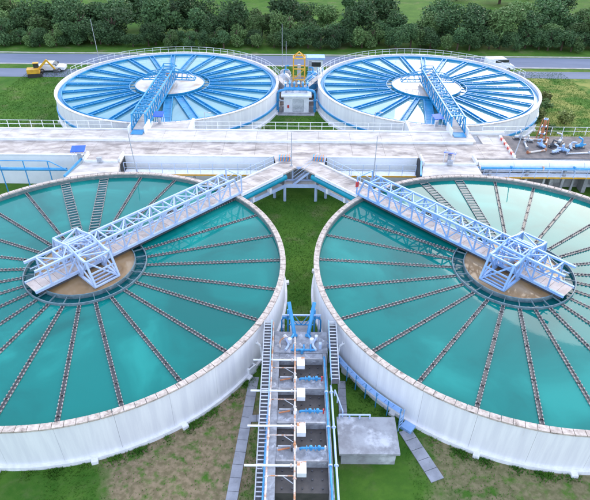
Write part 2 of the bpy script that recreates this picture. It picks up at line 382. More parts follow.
# ------------------------------------------------------------------ truss bridges
def truss_bridge(label, foot, ang, L, m, wd=1.55, ht=1.7, cross=True, panel=1.2, z=ZR + .03, floor=M_floor, Rc=15., mid=True):
    t = thing('truss_bridge', label, 'bridge', (foot[0], foot[1], z), ang, 'truss bridges over the tanks')
    n = int(round(L / panel)); p = L / n; h = wd / 2
    ch, br = .16, .10
    for s in (-1, 1):
        y = s * h
        member('bottom_chord', (0, y, .1), (L, y, .1), ch, m, t, .2)
        member('top_chord', (p * .55, y, ht), (L - p * .3, y, ht), ch, m, t)
        if mid: member('handrail', (p * .3, y * .985, ht * .6), (L - p * .5, y * .985, ht * .6), .05, m, t)
        member('end_brace', (.05, y, .15), (p * .55, y, ht), br + .03, m, t)
        for i in range(1, n): member('post', (i * p, y, .1), (i * p, y, ht), br, m, t)
        for i in range(1, n - 1):
            a, b = ((i * p, y, .15), ((i + 1) * p, y, ht - .03))
            if i % 2: a, b = ((i + 1) * p, y, .15), (i * p, y, ht - .03)
            member('diagonal_brace', a, b, br * .85, m, t)
    for i in range(1, n): member('cross_strut', (i * p, -h, ht), (i * p, h, ht), br, m, t)
    for i in range(1, n - 1):
        s = 1 if i % 2 else -1
        member('top_diagonal', (i * p, -s * h, ht - .02), ((i + 1) * p, s * h, ht - .02), br * .85, m, t)
    gm = MB().box((0, 0, 0), (.30, .03, .22)).mesh('gusset_plate', m)
    for s in (-1, 1):
        for i in range(1, n):
            for z_ in (.16, ht - .04): link('gusset_plate', gm, t, (i * p, s * (h + .055), z_))
    nb = n * 2
    fm = MB().box((0, 0, 0), (L / nb - .02, wd - .22, .06)).mesh('floor_board', floor)
    for i in range(nb): link('floor_board', fm, t, ((i + .5) * L / nb, 0, .12 + random.uniform(-.004, .004)))
    for s in (-1, 1): member('girder', (.62, s * (h - .13), -.14), (L - .2, s * (h - .13), -.16), .1, M_dark if cross else m, t, .30)  # near bridges: girders coloured dark for the shade below the chords
    return t
def cross_arm(label, c, ang, m, z=ZR - .30, La=2.95, Lt=2.25, wd=1.9, ht=1.95):
    t = thing('cross_truss', label, 'truss', (c[0], c[1], z), ang)
    h = wd / 2
    for s in (-1, 1):
        y = s * h
        member('bottom_chord', (-La, y, .12), (La, y, .12), .17, m, t, .2)
        member('top_chord', (-Lt, y, ht), (Lt, y, ht), .17, m, t)
        for e in (-1, 1):
            member('end_post', (e * La, y, .12), (e * Lt, y, ht), .14, m, t)
            member('post', (e * Lt * .5, y, .12), (e * Lt * .5, y, ht), .115, m, t)
            member('diagonal_brace', (e * Lt * .5, y, .15), (e * Lt, y, ht), .10, m, t)
            member('diagonal_brace', (e * La, y, .15), (e * Lt * .5, y, ht * .62), .095, m, t)
            member('diagonal_brace', (0, y, ht), (e * Lt * .5, y, .15), .10, m, t)
        member('post', (0, y, .12), (0, y, ht + .35), .1, m, t)
    for e in (-1, 1):
        x = e * La; X = e * Lt
        member('cross_strut', (x, -h, .14), (x, h, .14), .12, m, t)
        member('cross_strut', (X, -h, ht), (X, h, ht), .12, m, t)
        member('cross_strut', (e * (La + Lt) / 2, -h, ht * .55), (e * (La + Lt) / 2, h, ht * .55), .10, m, t)
        member('top_diagonal', (X, -h, ht), (X * .5, h, ht), .095, m, t)
        member('top_diagonal', (X * .5, h, ht), (0, -h, ht), .095, m, t)
        member('cross_strut', (X * .5, -h, ht), (X * .5, h, ht), .10, m, t)
        for k in range(3): member('floor_beam', (e * (La - .35 - k * .42), -h, .1), (e * (La - .35 - k * .42), h, .1), .10, m, t)
        member('end_brace', (x, -h, .14), (X, h, ht), .095, m, t)
    # raised apex frame over the drive
    for y in (-h, h):
        for e in (-1, 1): member('apex_brace', (e * Lt * .8, y, ht), (0, y, ht + .42), .10, m, t)
    member('apex_beam', (0, -h, ht + .42), (0, h, ht + .42), .1, m, t)
    return t
def drive(label, c, ang, motor, z=ZR + .3):
    t = thing('drive_unit', label, 'drive motor', (c[0], c[1], z), ang)
    autosmooth(MB().tube([(0, 0, 0), (0, 0, .25), (0, 0, .26), (0, 0, .7)], [.5, .5, .34, .3], 18).build('gearbox', M_galv, t))
    autosmooth(MB().tube([(.25, 0, .5), (.3, 0, .5), (.75, 0, .5), (.8, 0, .5)], [.12, .17, .17, .12], 14).build('motor', motor, t))
    MB().box((.52, 0, .32), (.4, .26, .06)).build('motor_base', M_dark, t)
    autosmooth(MB().tube([(0, 0, .7), (0, 0, 1.5)], .09, 10).build('shaft', M_galv, t))
    return t
A = R(48)
def foot(cx, cy, r, a): return (cx + r * math.cos(a), cy + r * math.sin(a))
AL, AR = R(48), R(132)
truss_bridge('pale blue truss bridge spanning from the rim to the middle of the near left tank', foot(-FX, FY, 15.15, AL), AL + math.pi, 19.4, M_pale)
truss_bridge('mid blue truss bridge spanning from the rim to the middle of the near right tank', foot(FX, FY, 15.15, AR), AR + math.pi, 19.4, M_midblue)
cross_arm('pale blue truss arm set crosswise over the near left tank well', (-FX, FY), AL + math.pi / 2, M_pale)
cross_arm('mid blue truss arm set crosswise over the near right tank well', (FX, FY), AR + math.pi / 2, M_midblue)
drive('yellow motor and grey gearbox at the middle of the near left tank', (-FX, FY), AL + 4.2, M_yellow)
drive('orange motor and grey gearbox at the middle of the near right tank', (FX, FY), AR + 2.2, M_orange)
def back_bridge(label, cx, side, fx):
    f = Vector((fx, 57.6)); c = Vector((cx, BY)); d = c - f; ang = math.atan2(d.y, d.x)
    t = truss_bridge(label, f, ang, d.length + 1.6, M_blue, wd=1.5, ht=1.6, cross=False, panel=1.1, floor=M_concpale, z=ZR + .25)
    g = MB().prism([(-1.2, -.66), (.6, -.66), (.6, .66), (-1.2, .66)], .02, .10); g.build('ramp_plate', M_blued, t)
    for s in (-1, 1):
        MB().profile([(s * .82, -.3), (s * .95, -.3), (s * .95, .75), (s * .82, .75)], -.9, 1.5).build('side_wall', M_white, t)
    hd = link('bridge_head', None, t, (d.length, 0, 1.5))
    b = MB()
    for s in (-1, 1):
        b.bar((-1.3, s * .95, 0), (0, s * .5, .75), .09).bar((1.3, s * .95, 0), (0, s * .5, .75), .09)
    b.bar((0, -.5, .75), (0, .5, .75), .1).bar((-1.3, -.95, 0), (-1.3, .95, 0), .1).bar((1.3, -.95, 0), (1.3, .95, 0), .1)
    b.build('apex_frame', M_blue, hd)
    autosmooth(MB().tube([(0, 0, -1.3), (0, 0, -.5)], .38, 14).build('gearbox', M_orange, hd))
    for s in (-1, 1):
        b = MB()
        for x in (-.5, .5):
            b.bar((x, s * .75, -1.3), (x, s * 3.6, -1.35), .12).bar((x, s * .75, -.1), (x, s * 2.6, -.45), .1).bar((x, s * 2.6, -.45), (x, s * 3.6, -1.3), .09)
            for j in range(3): b.bar((x, s * (1.0 + j * .7), -1.3), (x, s * (1.35 + j * .62), -.25 - j * .08), .07)
        for j in range(4): b.bar((-.5, s * (.9 + j * .9), -1.3), (.5, s * (.9 + j * .9), -1.3), .08)
        b.build('side_arm', M_blue, hd)
    return t
back_bridge('bright blue truss bridge reaching into the far left tank', -BX, -1, -17.8)
back_bridge('bright blue truss bridge reaching into the far right tank', BX, 1, 17.75)

# ------------------------------------------------------------------ channel deck between the tank rows
deck = thing('channel_deck', 'long weathered concrete channel deck running between the two tank rows', 'deck', (0, 0, 0))
YF, YS, YB = 51.75, 55.25, 57.7
MB().box((-14, (YF + YS) / 2 + .1, (ZR - .1) / 2), (90, YS - YF - .1, ZR - .1)).build('channel_body', M_concgrey, deck)
MB().box((4, (YS + YB) / 2 + .06, (ZR - .12) / 2), (126, YB - YS - .02, ZR - .12)).build('channel_body', M_concgrey, deck)
for k in range(24):
    x0 = -59 + k * 3.4
    if x0 < 22: MB().box((x0 + 1.7, (YF + YS) / 2, ZR - .05), (3.38, YS - YF, .10)).build('deck_slab', M_conc, deck)
    if x0 < 17: MB().box((x0 + 1.7, (YS + YB) / 2 + .02, ZR + .06), (3.38, YB - YS, .40)).build('raised_slab', M_concpale, deck)
for k in range(3): MB().box((20.6 + k * 1.2 + .0, (YS + YB) / 2, ZR - .06), (1.18, YB - YS - .1, .11)).build('deck_slab', M_concpale, deck)
MB().box((-20.1, YS - .06, ZR + .145), (77.9, .1, .27)).build('step_face', M_white, deck)
MB().box((-19, YB + .12, ZR + .22), (84, .16, .3)).build('back_kerb', M_white, deck)
for x0, x1 in ((-48, -22.2), (-17.9, -2.6), (2.9, 12.2)):
    n = max(2, round((x1 - x0) / 3.1)); q = (x1 - x0) / n
    for i in range(n): MB().box((x0 + (i + .5) * q, YF - .09, ZR / 2 - .02), (q - .006, .16, ZR - .04)).build('wall_panel', M_panel, deck)
    MB().box(((x0 + x1) / 2, YF - .1, ZR + .04), (x1 - x0, .26, .1)).build('wall_cap', M_white, deck)

def railing(label, pts, h, sp, m, r=.025, rails=(1, .5), name='railing', z0=0, pw=.05):
    t = thing(name, label, 'railing', (0, 0, 0))
    pts = [Vector(p) for p in pts]
    pm = MB().bar((0, 0, z0), (0, 0, h), pw).mesh('railing_post', m)
    for a, b in zip(pts[:-1], pts[1:]):
        n = max(1, round((b - a).length / sp))
        for i in range(n + (b is pts[-1])): link('railing_post', pm, t, a.lerp(b, i / n))
    for f in rails: MB().tube([p + Vector((0, 0, h * f)) for p in pts], r, 6).build('rail', m, t)
    return t
railing('white railing along the back edge of the deck below the far left tank', [(-40, YB + .1, ZR + .42), (-20.8, YB + .1, ZR + .42)], .85, 1.3, M_white)
railing('white railing along the back edge of the deck between the far tanks', [(-11.6, YB + .1, ZR + .42), (11.6, YB + .1, ZR + .42)], .85, 1.3, M_white)
railing('white railing along the back edge of the deck right of the far bridge', [(20.5, YB + .1, ZR + .05), (36, YB + .1, ZR + .05)], .95, 1.3, M_white)
railing('pale blue railing before the white channel wall left of the ramps', [(-17.6, 49.9, 2.2), (-3.6, 49.9, 2.2)], 1.15, 1.3, M_pale)
railing('pale blue railing before the white channel wall right of the ramps', [(3.8, 49.9, 2.2), (11.8, 49.9, 2.2)], 1.15, 1.3, M_pale)
def ledge(label, x0, x1):
    t = thing('service_ledge', label, 'ledge')
    MB().box(((x0 + x1) / 2, 50.3, 2.1), (x1 - x0, 1.0, .14)).build('ledge_slab', M_white, t)
    MB().box(((x0 + x1) / 2, 49.78, 2.1), (x1 - x0, .04, .16)).build('edge_strip', M_yellow, t)
    for k in range(int((x1 - x0) / 3)): MB().box((x0 + 1 + k * 3, 50.3, 1.0), (.2, .2, 2.05)).build('support', M_concgrey, t)
ledge('narrow concrete ledge under the white channel wall left of the ramps', -17.7, -3.5)
ledge('narrow concrete ledge under the white channel wall right of the ramps', 3.7, 11.9)

ledge('narrow white ledge before the big white conduit behind the near right tank', 18.2, 34)
railing('pale blue railing before the big white conduit behind the near right tank', [(18.6, 49.6, 2.2), (33, 49.6, 2.2)], .9, 1.3, M_pale)

# outlet platforms behind the near tanks
def outlet(label, cx, x0, x1, xa, xb):
    t = thing('outlet_platform', label, 'platform')
    yb = YF - .02
    def rim(x): return FY + math.sqrt(15.02 ** 2 - (x - cx) ** 2)
    xs = [x0 + (x1 - x0) * k / 8 for k in range(9)]
    MB().prism([(x, rim(x) + .02) for x in xs] + [(xb, 50.0), (xa, 50.0)], ZR - .4, ZR + .02).build('front_slab', M_concpale, t)
    MB().box(((xa + xb) / 2, (50.02 + yb) / 2, ZR - .12), (xb - xa, yb - 50.02, .24)).build('rear_slab', M_conc, t)
    MB().box(((xa + xb) / 2, 50.02, ZR + .14), (xb - xa - .3, .16, .24)).build('white_sill', M_white, t)
    MB().box(((xa + xb) / 2 - .1, 49.9, ZR + .36), (.5, .3, .5)).build('gate_box', M_galv, t)
    for s, x in ((-1, xa), (1, xb)): MB().box((x, 50.9, ZR + .22), (.16, 1.7, .4)).build('side_kerb', M_white, t)
    MB().prism([(x0 + .3, rim(x0 + .3) + .05), (x1 - .3, rim(x1 - .3) + .05), (xb, 49.9), (xa, 49.9)], 0, ZR - .41).build('box_body', M_concgrey, t)
    MB().bar((x0 - .1, rim(x0) + .1, ZR + .1), (xa - .2, 50.2, ZR + .3), .16).build('edge_beam', M_blued, t)
outlet('trapezoid concrete outlet platform at the back rim of the near left tank', -FX, -22.3, -17.7, -21.6, -18.0)
outlet('trapezoid concrete outlet platform at the back rim of the near right tank', FX, 11.9, 17.9, 12.5, 17.9)
def canopy(label, x, y, z, rz=0, w_=1.35, tilt=.22):
    t = thing('gate_canopy', label, 'canopy', (x, y, z), rz, 'small blue canopies')
    b = MB().add([(-w_ / 2, -.5, 1.05), (w_ / 2, -.5, 1.05), (w_ / 2, .5, 1.05 + tilt), (-w_ / 2, .5, 1.05 + tilt), (-w_ / 2, -.5, 1.11), (w_ / 2, -.5, 1.11), (w_ / 2, .5, 1.11 + tilt), (-w_ / 2, .5, 1.11 + tilt)],
                 [(3, 2, 1, 0), (4, 5, 6, 7), (0, 1, 5, 4), (1, 2, 6, 5), (2, 3, 7, 6), (3, 0, 4, 7)]); b.build('roof_sheet', M_cobalt, t)
    for sx in (-1, 1):
        for sy in (-1, 1): member('post', (sx * w_ * .42, sy * .4, 0), (sx * w_ * .42, sy * .4, 1.13 + sy * tilt * .35), .05, M_white, t)
    MB().box((0, 0, .35), (.35, .3, .7)).build('gate_gear', M_galv, t)
canopy('small blue canopy on posts left of the near left outlet platform', -22.1, 50.6, ZR, .1)
canopy('small blue tilted canopy on the near right outlet platform', 15.3, 51.0, ZR, -.35, 1.2, -.3)
canopy('small blue canopy beside the far left bridge foot', -16.0, 60.1, ZR, .0, 1.1)
canopy('small blue canopy beside the far right bridge foot', 15.9, 60.1, ZR, .3, 1.1)

# outlet aprons of the far tanks
def apron(label, cx, x0, x1):
    t = thing('outlet_apron', label, 'platform')
    def rim(x): return BY - math.sqrt((RB + .05) ** 2 - (x - cx) ** 2)
    xs = [x1 + (x0 - x1) * k / 8 for k in range(9)]
    MB().prism([(x0, YB + .22), (x1, YB + .22)] + [(x, rim(x)) for x in xs], ZR - .5, ZR + .06).build('apron_slab', M_concpale, t)
    MB().prism([(x0 + .2, YB + .25), (x1 - .2, YB + .25)] + [(x, rim(x)) for x in [x1 - .3, (x0 + x1) / 2, x0 + .3]], 0, ZR - .51).build('apron_body', M_concgrey, t)
    for x in (x0, x1):
        b = MB().prism([(x - .13, YB + .3), (x + .13, YB + .3), (x + .13, rim(x) + .05), (x - .13, rim(x) + .05)], 0, ZR + .3); b.build('wing_wall', M_white, t)
    return t
apron('pale concrete apron joining the deck to the far left tank', -BX, -16.9, -12.3)
apron('pale concrete apron joining the deck to the far right tank', BX, 12.6, 17.2)

# ------------------------------------------------------------------ middle landing, ramps and lower catwalk
land = thing('landing_platform', 'concrete landing between the two ramps at the deck edge', 'platform')
MB().prism([(-2.55, 51.7), (-2.3, 50.1), (-1.5, 49.45), (1.7, 49.45), (2.5, 50.1), (2.85, 51.7)], ZR - .2, ZR + .03).build('landing_slab', M_conc, land)
for x in (-1.35, -.62, .85, 1.55): MB().box((x, 49.6, (ZR - .2 + 1.75) / 2), (.16, .16, ZR - .2 - 1.75)).build('landing_post', M_pale, land)
MB().box((.1, 49.42, ZR - .12), (3.3, .12, .22)).build('front_beam', M_pale, land)
MB().box((.1, 51.5, 1.6), (5.0, .15, 3.1)).build('rear_wall', M_concgrey, land)
def ramp(label, cx, a, sgn):
    c = Vector((cx, FY)); u = Vector((math.cos(a), math.sin(a)))
    p0 = c + u * 15.02; L = 7.6
    t = thing('access_ramp', label, 'ramp', (p0.x, p0.y, 0), a)
    n = 8
    me = MB().box((0, 0, ZR - .02), (L / n - .02, 1.9, .16)).mesh('ramp_slab', M_conc)
    for i in range(n): link('ramp_slab', me, t, ((i + .5) * L / n, 0, random.uniform(0, .008)))
    inn = -sgn
    for s in (-1, 1): MB().box(((L - (2.1 if s == inn else .6)) / 2, s * 1.02, ZR + .04), (L - (2.1 if s == inn else .6), .12, .28)).build('kerb_beam', M_white, t)
    autosmooth(MB().tube([(.2, inn * .72, ZR - .52), (L - 1.5, inn * .72, ZR - .52)], .34, 20).build('inlet_pipe', M_teal, t))
    for x in (1.6, 3.9): MB().box((x, inn * .75, ZR - 1.14), (.22, .4, .54)).build('pipe_saddle', M_white, t)
    pm = MB().bar((0, 0, ZR + .2), (0, 0, ZR + 1.05), .045).mesh('railing_post', M_pale)
    for s in (-1, 1):
        for k in range(6):
            if s == inn: continue
            link('railing_post', pm, t, (.3 + k * 1.2, s * 1.02, 0))
        if s != inn:
            for z in (ZR + .6, ZR + 1.05): MB().tube([(.2, s * 1.02, z), (6.4, s * 1.02, z)], .022, 6).build('rail', M_pale, t)
    # gate at the bridge end
    g = link('bridge_gate', None, t, (.1, 0, ZR))
    member('gate_post', (0, -1.0, 0), (0, -1.0, 1.9), .09, M_pale if sgn > 0 else M_midblue, g); member('gate_post', (0, 1.0, 0), (0, 1.0, 1.9), .09, M_pale if sgn > 0 else M_midblue, g)
    member('gate_beam', (0, -1.0, 1.9), (0, 1.0, 1.9), .08, M_pale if sgn > 0 else M_midblue, g)
    if sgn < 0: MB().box((.0, 1.0, 1.2), (.12, .3, .5)).build('warning_plate', M_red, g)
    return t
ramp('concrete access ramp from the landing to the near left bridge', -FX, AL, 1)
ramp('concrete access ramp from the landing to the near right bridge', FX, AR, -1)
cat = thing('lower_catwalk', 'white lower catwalk bent round under the two ramps on round posts', 'catwalk')
def seg(p, q, wd, z0, z1):
    p, q = Vector(p), Vector(q); n = max(3, round((q - p).length / .8)); d = (q - p) / n; rz = math.atan2(d.y, d.x)
    for i in range(n):
        c = p + d * (i + .5); z = z0 + (z1 - z0) * (i + .5) / n
        MB().box((c.x, c.y, z), (d.length - .02, wd, .08), rz).build('tread_plate', M_concpale, cat)
    nrm = Vector((-d.y, d.x)).normalized() * (wd / 2 + .06)
    for s in (-1, 1):
        a, b = p + nrm * s, q + nrm * s
        MB().bar((a.x, a.y, z0 + .02), (b.x, b.y, z1 + .02), .1, .34).build('side_beam', M_pale, cat)
seg((-1.45, 48.85), (1.75, 48.85), 1.0, 1.72, 1.72)
seg((-1.75, 48.55), (-5.1, 44.7), .8, 1.72, 1.95)
seg((2.05, 48.55), (5.25, 44.7), .8, 1.72, 1.95)
for x, y, h in ((-1.4, 48.35, 1.6), (1.72, 48.35, 1.6), (-2.45, 49.0, 1.6), (2.75, 49.0, 1.6)):
    autosmooth(MB().tube([(x, y, 0), (x, y, h)], .15, 14).build('round_post', M_pale, cat))
for x in (-1.35, 1.65): member('post', (x, 49.25, 1.7), (x, 49.25, ZR - .25), .14, M_pale, cat)
st = thing('landing_stair', 'grey steel stair climbing from the lower catwalk to the landing', 'stair')
for s in (-.38, .38): member('stringer', (-.55, 48.95 + s, 1.75), (1.25, 48.95 + s, ZR + .0), .05, M_pale, st, .2)
for i in range(8): MB().box((-.4 + i * .21, 48.95, 1.85 + i * .185), (.22, .7, .04)).build('tread', M_galv, st)
for s in (-.38, .38): MB().tube([(-.55, 48.95 + s, 2.6), (1.25, 48.95 + s, ZR + .85)], .022, 6).build('handrail', M_pale, st)

def hazard(label, x, y, rz):
    t = thing('striped_hatch', label, 'hatch', (x, y, ZR + .03), rz)
    MB().box((0, 0, .22), (1.15, .62, .44)).build('box', M_blued, t)
    for i in range(4):
        x0 = -.52 + i * .29
        MB().add([(x0, -.312, .02), (x0 + .13, -.312, .02), (x0 + .24, -.312, .42), (x0 + .11, -.312, .42)], [(0, 1, 2, 3)]).build('stripe', M_orange, t)
        if i < 4:
            a, b_ = (x0, x0 + .13); z = .4425
            MB().add([(a, -.3, z), (b_, -.3, z), (min(b_ + .2, .56), .3, z), (min(a + .2, .45), .3, z)], [(0, 1, 2, 3)]).build('stripe', M_orange, t)
hazard('blue and orange striped hatch box at the top of the left ramp', -1.45, 50.9, .08)
hazard('blue and orange striped hatch box at the top of the right ramp', 2.0, 50.95, -.08)

def mast(label, x, y, z, h, lean=0, lamp=True):
    t = thing('lamp_mast', label, 'lamp post', (x, y, z), 0, 'slim grey lamp masts')
    autosmooth(MB().tube([(0, 0, 0), (lean * .5, 0, h * .5), (lean, 0, h)], [.06, .05, .035], 8).build('pole', M_galv, t))
    MB().box((0, 0, .08), (.28, .28, .16)).build('base', M_galv, t)
    if lamp:
        member('arm', (lean, 0, h), (lean + .5, -.25, h + .08), .04, M_galv, t); MB().box((lean + .62, -.3, h + .07), (.36, .16, .08), -.4).build('lamp_head', M_galv, t)
mast('slim lamp mast before the white channel wall behind the near left tank', -16.2, 49.6, 0, 6.6, -.3, False)
mast('slim lamp mast standing at the left corner of the landing', -.75, 49.5, ZR, 3.6, 0, False)
mast('slim lamp mast before the white channel wall behind the near right tank', 7.45, 49.0, 0, 6.8, 0, False)
mast('slim lamp mast on the deck beside the red and white kerb', 22.35, 52.2, ZR, 4.6, .5, False)
mast('slim lamp mast at the back edge of the deck before the far left tank', -10.4, YB + .2, 0, 5.6, 0, True)
mast('slim lamp mast at the back edge of the deck before the far right tank', 8.4, YB + .2, 0, 5.8, 0, True)
mast('tall slim lamp mast behind the pump cabinet between the far tanks', -1.75, 80.6, 0, 7.5, 0, False)
mast('tall slim lamp mast at the verge left of the pump yard', -2.6, 93.4, 0, 7.0, 0, False)
mast('slim lamp mast at the verge behind the far left tank', -33.2, 93.2, 0, 7.5, -.2, False)

# ------------------------------------------------------------------ equipment yard on the right of the deck
k = thing('striped_kerb', 'red and white kerb crossing the deck before the pump yard', 'kerb')
for i in range(9): MB().box((22.3 + i * .012, 52.15 + i * .6, ZR + .1), (.22, .595, .26)).build('kerb_block', M_red if i % 2 else M_white, k)
sheet('yard', [(22.5, 51.8), (45, 51.8), (45, 57.5), (22.5, 57.5)], ZR + .02, M_soil)
MB_ = MB().box((33.9, 54.65, 1.64), (22.8, 5.7, 3.26)).build('yard_base', M_concgrey); tag(MB_, kind='structure')
def pumpset(label, x, y, rz, s=1., m=M_midblue):
    t = thing('pump_set', label, 'pump', (x, y, ZR + .03), rz, 'pumps in the yard on the deck'); t.scale = (s, s, s)
    MB().box((0, 0, .1), (1.7, .8, .2)).build('skid', M_dark, t)
    autosmooth(MB().tube([(-.75, 0, .5), (-.7, 0, .5), (-.05, 0, .5), (0, 0, .5)], [.2, .28, .28, .2], 14).build('motor', m, t))
    autosmooth(MB().tube([(.35, -.22, .5), (.35, -.2, .5), (.35, .2, .5), (.35, .22, .5)], [.25, .38, .38, .25], 16).build('volute', m, t))
    autosmooth(MB().tube(bend([(.35, 0, .8), (.35, 0, 1.5), (.35, .9, 1.5)], .3), .14, 10).build('riser_pipe', m, t))
    autosmooth(MB().tube([(.5, 0, .5), (1.2, 0, .5)], .15, 10).build('suction_pipe', m, t))
    for kx in (-.5, .35): MB().box((kx, 0, .26), (.2, .5, .14)).build('foot', M_dark, t)
for x, y, rz, sc_, m_, lb in ((26.9, 53.0, .4, .55, M_pale, 'pale blue pump set nearest the deck front in the right yard'),
        (26.0, 54.4, 1.9, .6, M_midblue, 'mid blue pump set in the middle of the right yard'), (24.2, 56.6, .1, .6, M_galv, 'grey pump set lying behind the striped kerb'),
        (28.0, 53.3, 2.4, .6, M_midblue, 'mid blue pump set right of the pale one in the yard'), (28.4, 55.6, .9, .65, M_galv, 'grey pump set by the back rail of the right yard'),
        (25.2, 55.9, 2.8, .5, M_galv, 'small grey pump set before the rusty valve tower'), (30.0, 54.4, .3, .65, M_blued, 'blue pump set at the far right end of the yard'),
        (27.3, 54.6, 3.6, .6, M_dark, 'black pump set among the blue ones in the right yard'), (29.0, 54.3, 4.4, .55, M_pale, 'pale blue pump set between the grey and blue ones in the yard')):
    pumpset(lb, x, y, rz, sc_, m_)
for i, (x, y, rz, l_) in enumerate(((25.0, 53.2, .3, 2.2), (25.8, 56.4, -.2, 2.6), (27.0, 55.7, 1.1, 1.8), (29.2, 52.8, .1, 2.4), (24.4, 54.7, 1.4, 1.6))):
    t = thing('spare_pipe', ['rusty spare pipe lying near the lamp mast in the right yard', 'rusty spare pipe lying along the back rail of the right yard', 'rusty spare pipe lying across the middle of the right yard', 'grey spare pipe lying at the front right of the yard', 'grey spare pipe lying beside the striped kerb'][i], 'pipe', (x, y, ZR + .03), rz)
    pipe('pipe', [(-l_ / 2, 0, .12), (l_ / 2, 0, .12)], .1, M_rust if i < 3 else M_galv, t)
    for e in (-1, 1): autosmooth(MB().tube([(e * l_ / 2 - .04, 0, .17), (e * l_ / 2 + .04, 0, .17)], .17, 12).build('flange', M_rusty if i < 3 else M_galv, t))
tower = thing('valve_tower', 'rusty brown valve tower standing in the right yard', 'tower', (26.7, 56.6, ZR), .3)
for a in (-1, 1):
    for b in (-1, 1): member('leg', (a * .35, b * .35, 0), (a * .2, b * .2, 2.4), .08, M_rusty, tower)
for z in (.8, 1.6, 2.4): MB().ring(.24, .5 - z * .08, z - .04, z + .04, 4).build('collar', M_midblue, tower)
autosmooth(MB().tube([(0, 0, 0), (0, 0, 2.2)], .16, 10).build('riser_pipe', M_rusty, tower))
wp = thing('white_conduit', 'big white rounded conduit along the deck edge at the far right', 'conduit', (0, 0, 0))
for i in range(5): autosmooth(MB().tube([(18.3 + i * 3.6, 51.1, 2.75), (21.87 + i * 3.6, 51.1, 2.75)], .62, 24).build('conduit_section', M_white, wp))
for i in range(5): MB().box((19 + i * 3.6, 51.1, 1.1), (.4, 1.0, 2.2)).build('saddle', M_concgrey, wp)
bp_ = thing('blue_pipe_run', 'long blue pipe lying before the white conduit', 'pipe', (0, 0, 0))
autosmooth(MB().tube([(13.2, 50.1, 3.0), (38, 50.1, 2.9)], .17, 12).build('pipe', M_blued, bp_))
for i in range(7): autosmooth(MB().tube([(15 + i * 3.2, 50.1, 3.0), (15.12 + i * 3.2, 50.1, 3.0)], .27, 12).build('flange', M_rust if i % 2 else M_blued, bp_))
for i in range(6): MB().box((15.6 + i * 3.8, 50.1, 1.4), (.25, .3, 2.8)).build('support', M_concgrey, bp_)
bl = thing('blue_pipe_run', 'long blue pipe with railing left of the near left outlet platform', 'pipe', (0, 0, 0))
autosmooth(MB().tube([(-44, 49.2, 2.9), (-23.1, 49.2, 2.9)], .17, 12).build('pipe', M_blued, bl))
autosmooth(MB().tube(bend([(-44, 49.0, 3.9), (-24.6, 49.0, 3.9), (-22.6, 48.2, 3.3)], .4), .05, 8).build('rail', M_blued, bl))
for i in range(8): member('support', (-24.8 - i * 2.4, 49.1, 0), (-24.8 - i * 2.4, 49.1, 3.9), .08, M_blued, bl)

# ------------------------------------------------------------------ pump station between the far tanks
sheet('yard', [(-2.7, 71.6), (2.2, 71.6), (2.6, 75.5), (-3.0, 75.5)], .016, M_concgrey)
sheet('yard', [(-2.6, 75.6), (2.8, 75.6), (3.2, 88.5), (-3.6, 88.5)], .016, M_soil)
cb = thing('pump_cabinet', 'white flat roofed pump cabinet with louvred door between the far tanks', 'cabinet', (-.25, 73.6, 0))
MB().box((0, 0, 1.15), (3.4, 2.2, 2.3)).build('body', M_white, cb)
MB().box((0, 0, 2.39), (4.1, 2.7, .18)).build('roof', M_white, cb)
ld = MB().box((.25, -1.115, 1.1), (1.5, .03, 1.7)).build('door', M_galv, cb)
for i in range(9): MB().box((.25, -1.14, .4 + i * .17), (1.35, .03, .06)).build('louvre', M_white, ld)
MB().box((-1.1, -1.12, .95), (.26, .06, .42)).build('red_box', M_red, cb)
MB().box((0, 0, .06), (3.8, 2.6, .12)).build('base', M_concgrey, cb)
for s, lb in ((-1, 'left'), (1, 'right')):
    t = thing('blue_standpipe', f'blue bent standpipe on the {lb} side of the pump cabinet', 'pipe', (-.25, 73.4, 0))
    pipe('pipe', bend([(s * 2.55, -.4, 0), (s * 2.55, -.4, 2.9), (s * 1.2, -.1, 3.1)], .5), .17, M_blued, t)
    for z in (.5, 1.6): autosmooth(MB().tube([(s * 2.55, -.4, z), (s * 2.55, -.4, z + .12)], .27, 12).build('flange', M_blued, t))
    t2 = thing('connecting_pipe', f'white pipe joining the pump cabinet to the far {lb} tank', 'pipe', (0, 0, 0))
    e = BX - RB - .02
    x_t = s * e
    pipe('pipe', [(s * 1.7 - .25, 73.2, 1.5), (x_t, 73.4, 1.5)], .11, M_white, t2)
    autosmooth(MB().tube([(x_t - s * .25, 73.4, 1.5), (x_t - s * .1, 73.4, 1.5)], .2, 12).build('flange', M_white, t2))
    t3 = thing('slanted_gangway', f'slanted grey gangway from the cabinet roof to the far {lb} tank rim', 'gangway', (0, 0, 0))
    member('deck', (s * .9 - .2, 74.4, 2.75), (s * 3.1, 78.2, ZR + .1), .75, M_concpale, t3, .08)
    for q in (-.4, .4):
        member('rail', (s * .9 - .2 + q * .8, 74.4, 3.6), (s * 3.1 + q * .8, 78.2, ZR + .95), .05, M_galv, t3)
        for j in range(4):
            f = j / 3; x_ = s * .9 - .2 + q * .8 + (s * 2.2 + .2) * f; y_ = 74.4 + 3.8 * f
            member('post', (x_, y_, 2.75 + .65 * f), (x_, y_, 3.6 + .65 * f), .05, M_galv, t3)
mf = thing('pipe_manifold', 'blue pipe manifold with valves on the pump cabinet roof', 'manifold', (-.25, 73.8, 2.5))
pipe('header', [(-1.7, 0, .45), (1.7, 0, .45)], .24, M_blued, mf, 14)
for i in range(6):
    x = -1.5 + i * .6
    pipe('branch', bend([(x, 0, .5), (x, .1, 1.0 + .15 * (i % 2)), (x, 1.0, 1.05 + .15 * (i % 2))], .25), .13, M_blued, mf)
    autosmooth(MB().tube([(x, .02, 1.2), (x, .02, 1.28)], .2, 12).build('hand_wheel', M_blued if i % 3 else M_white, mf))
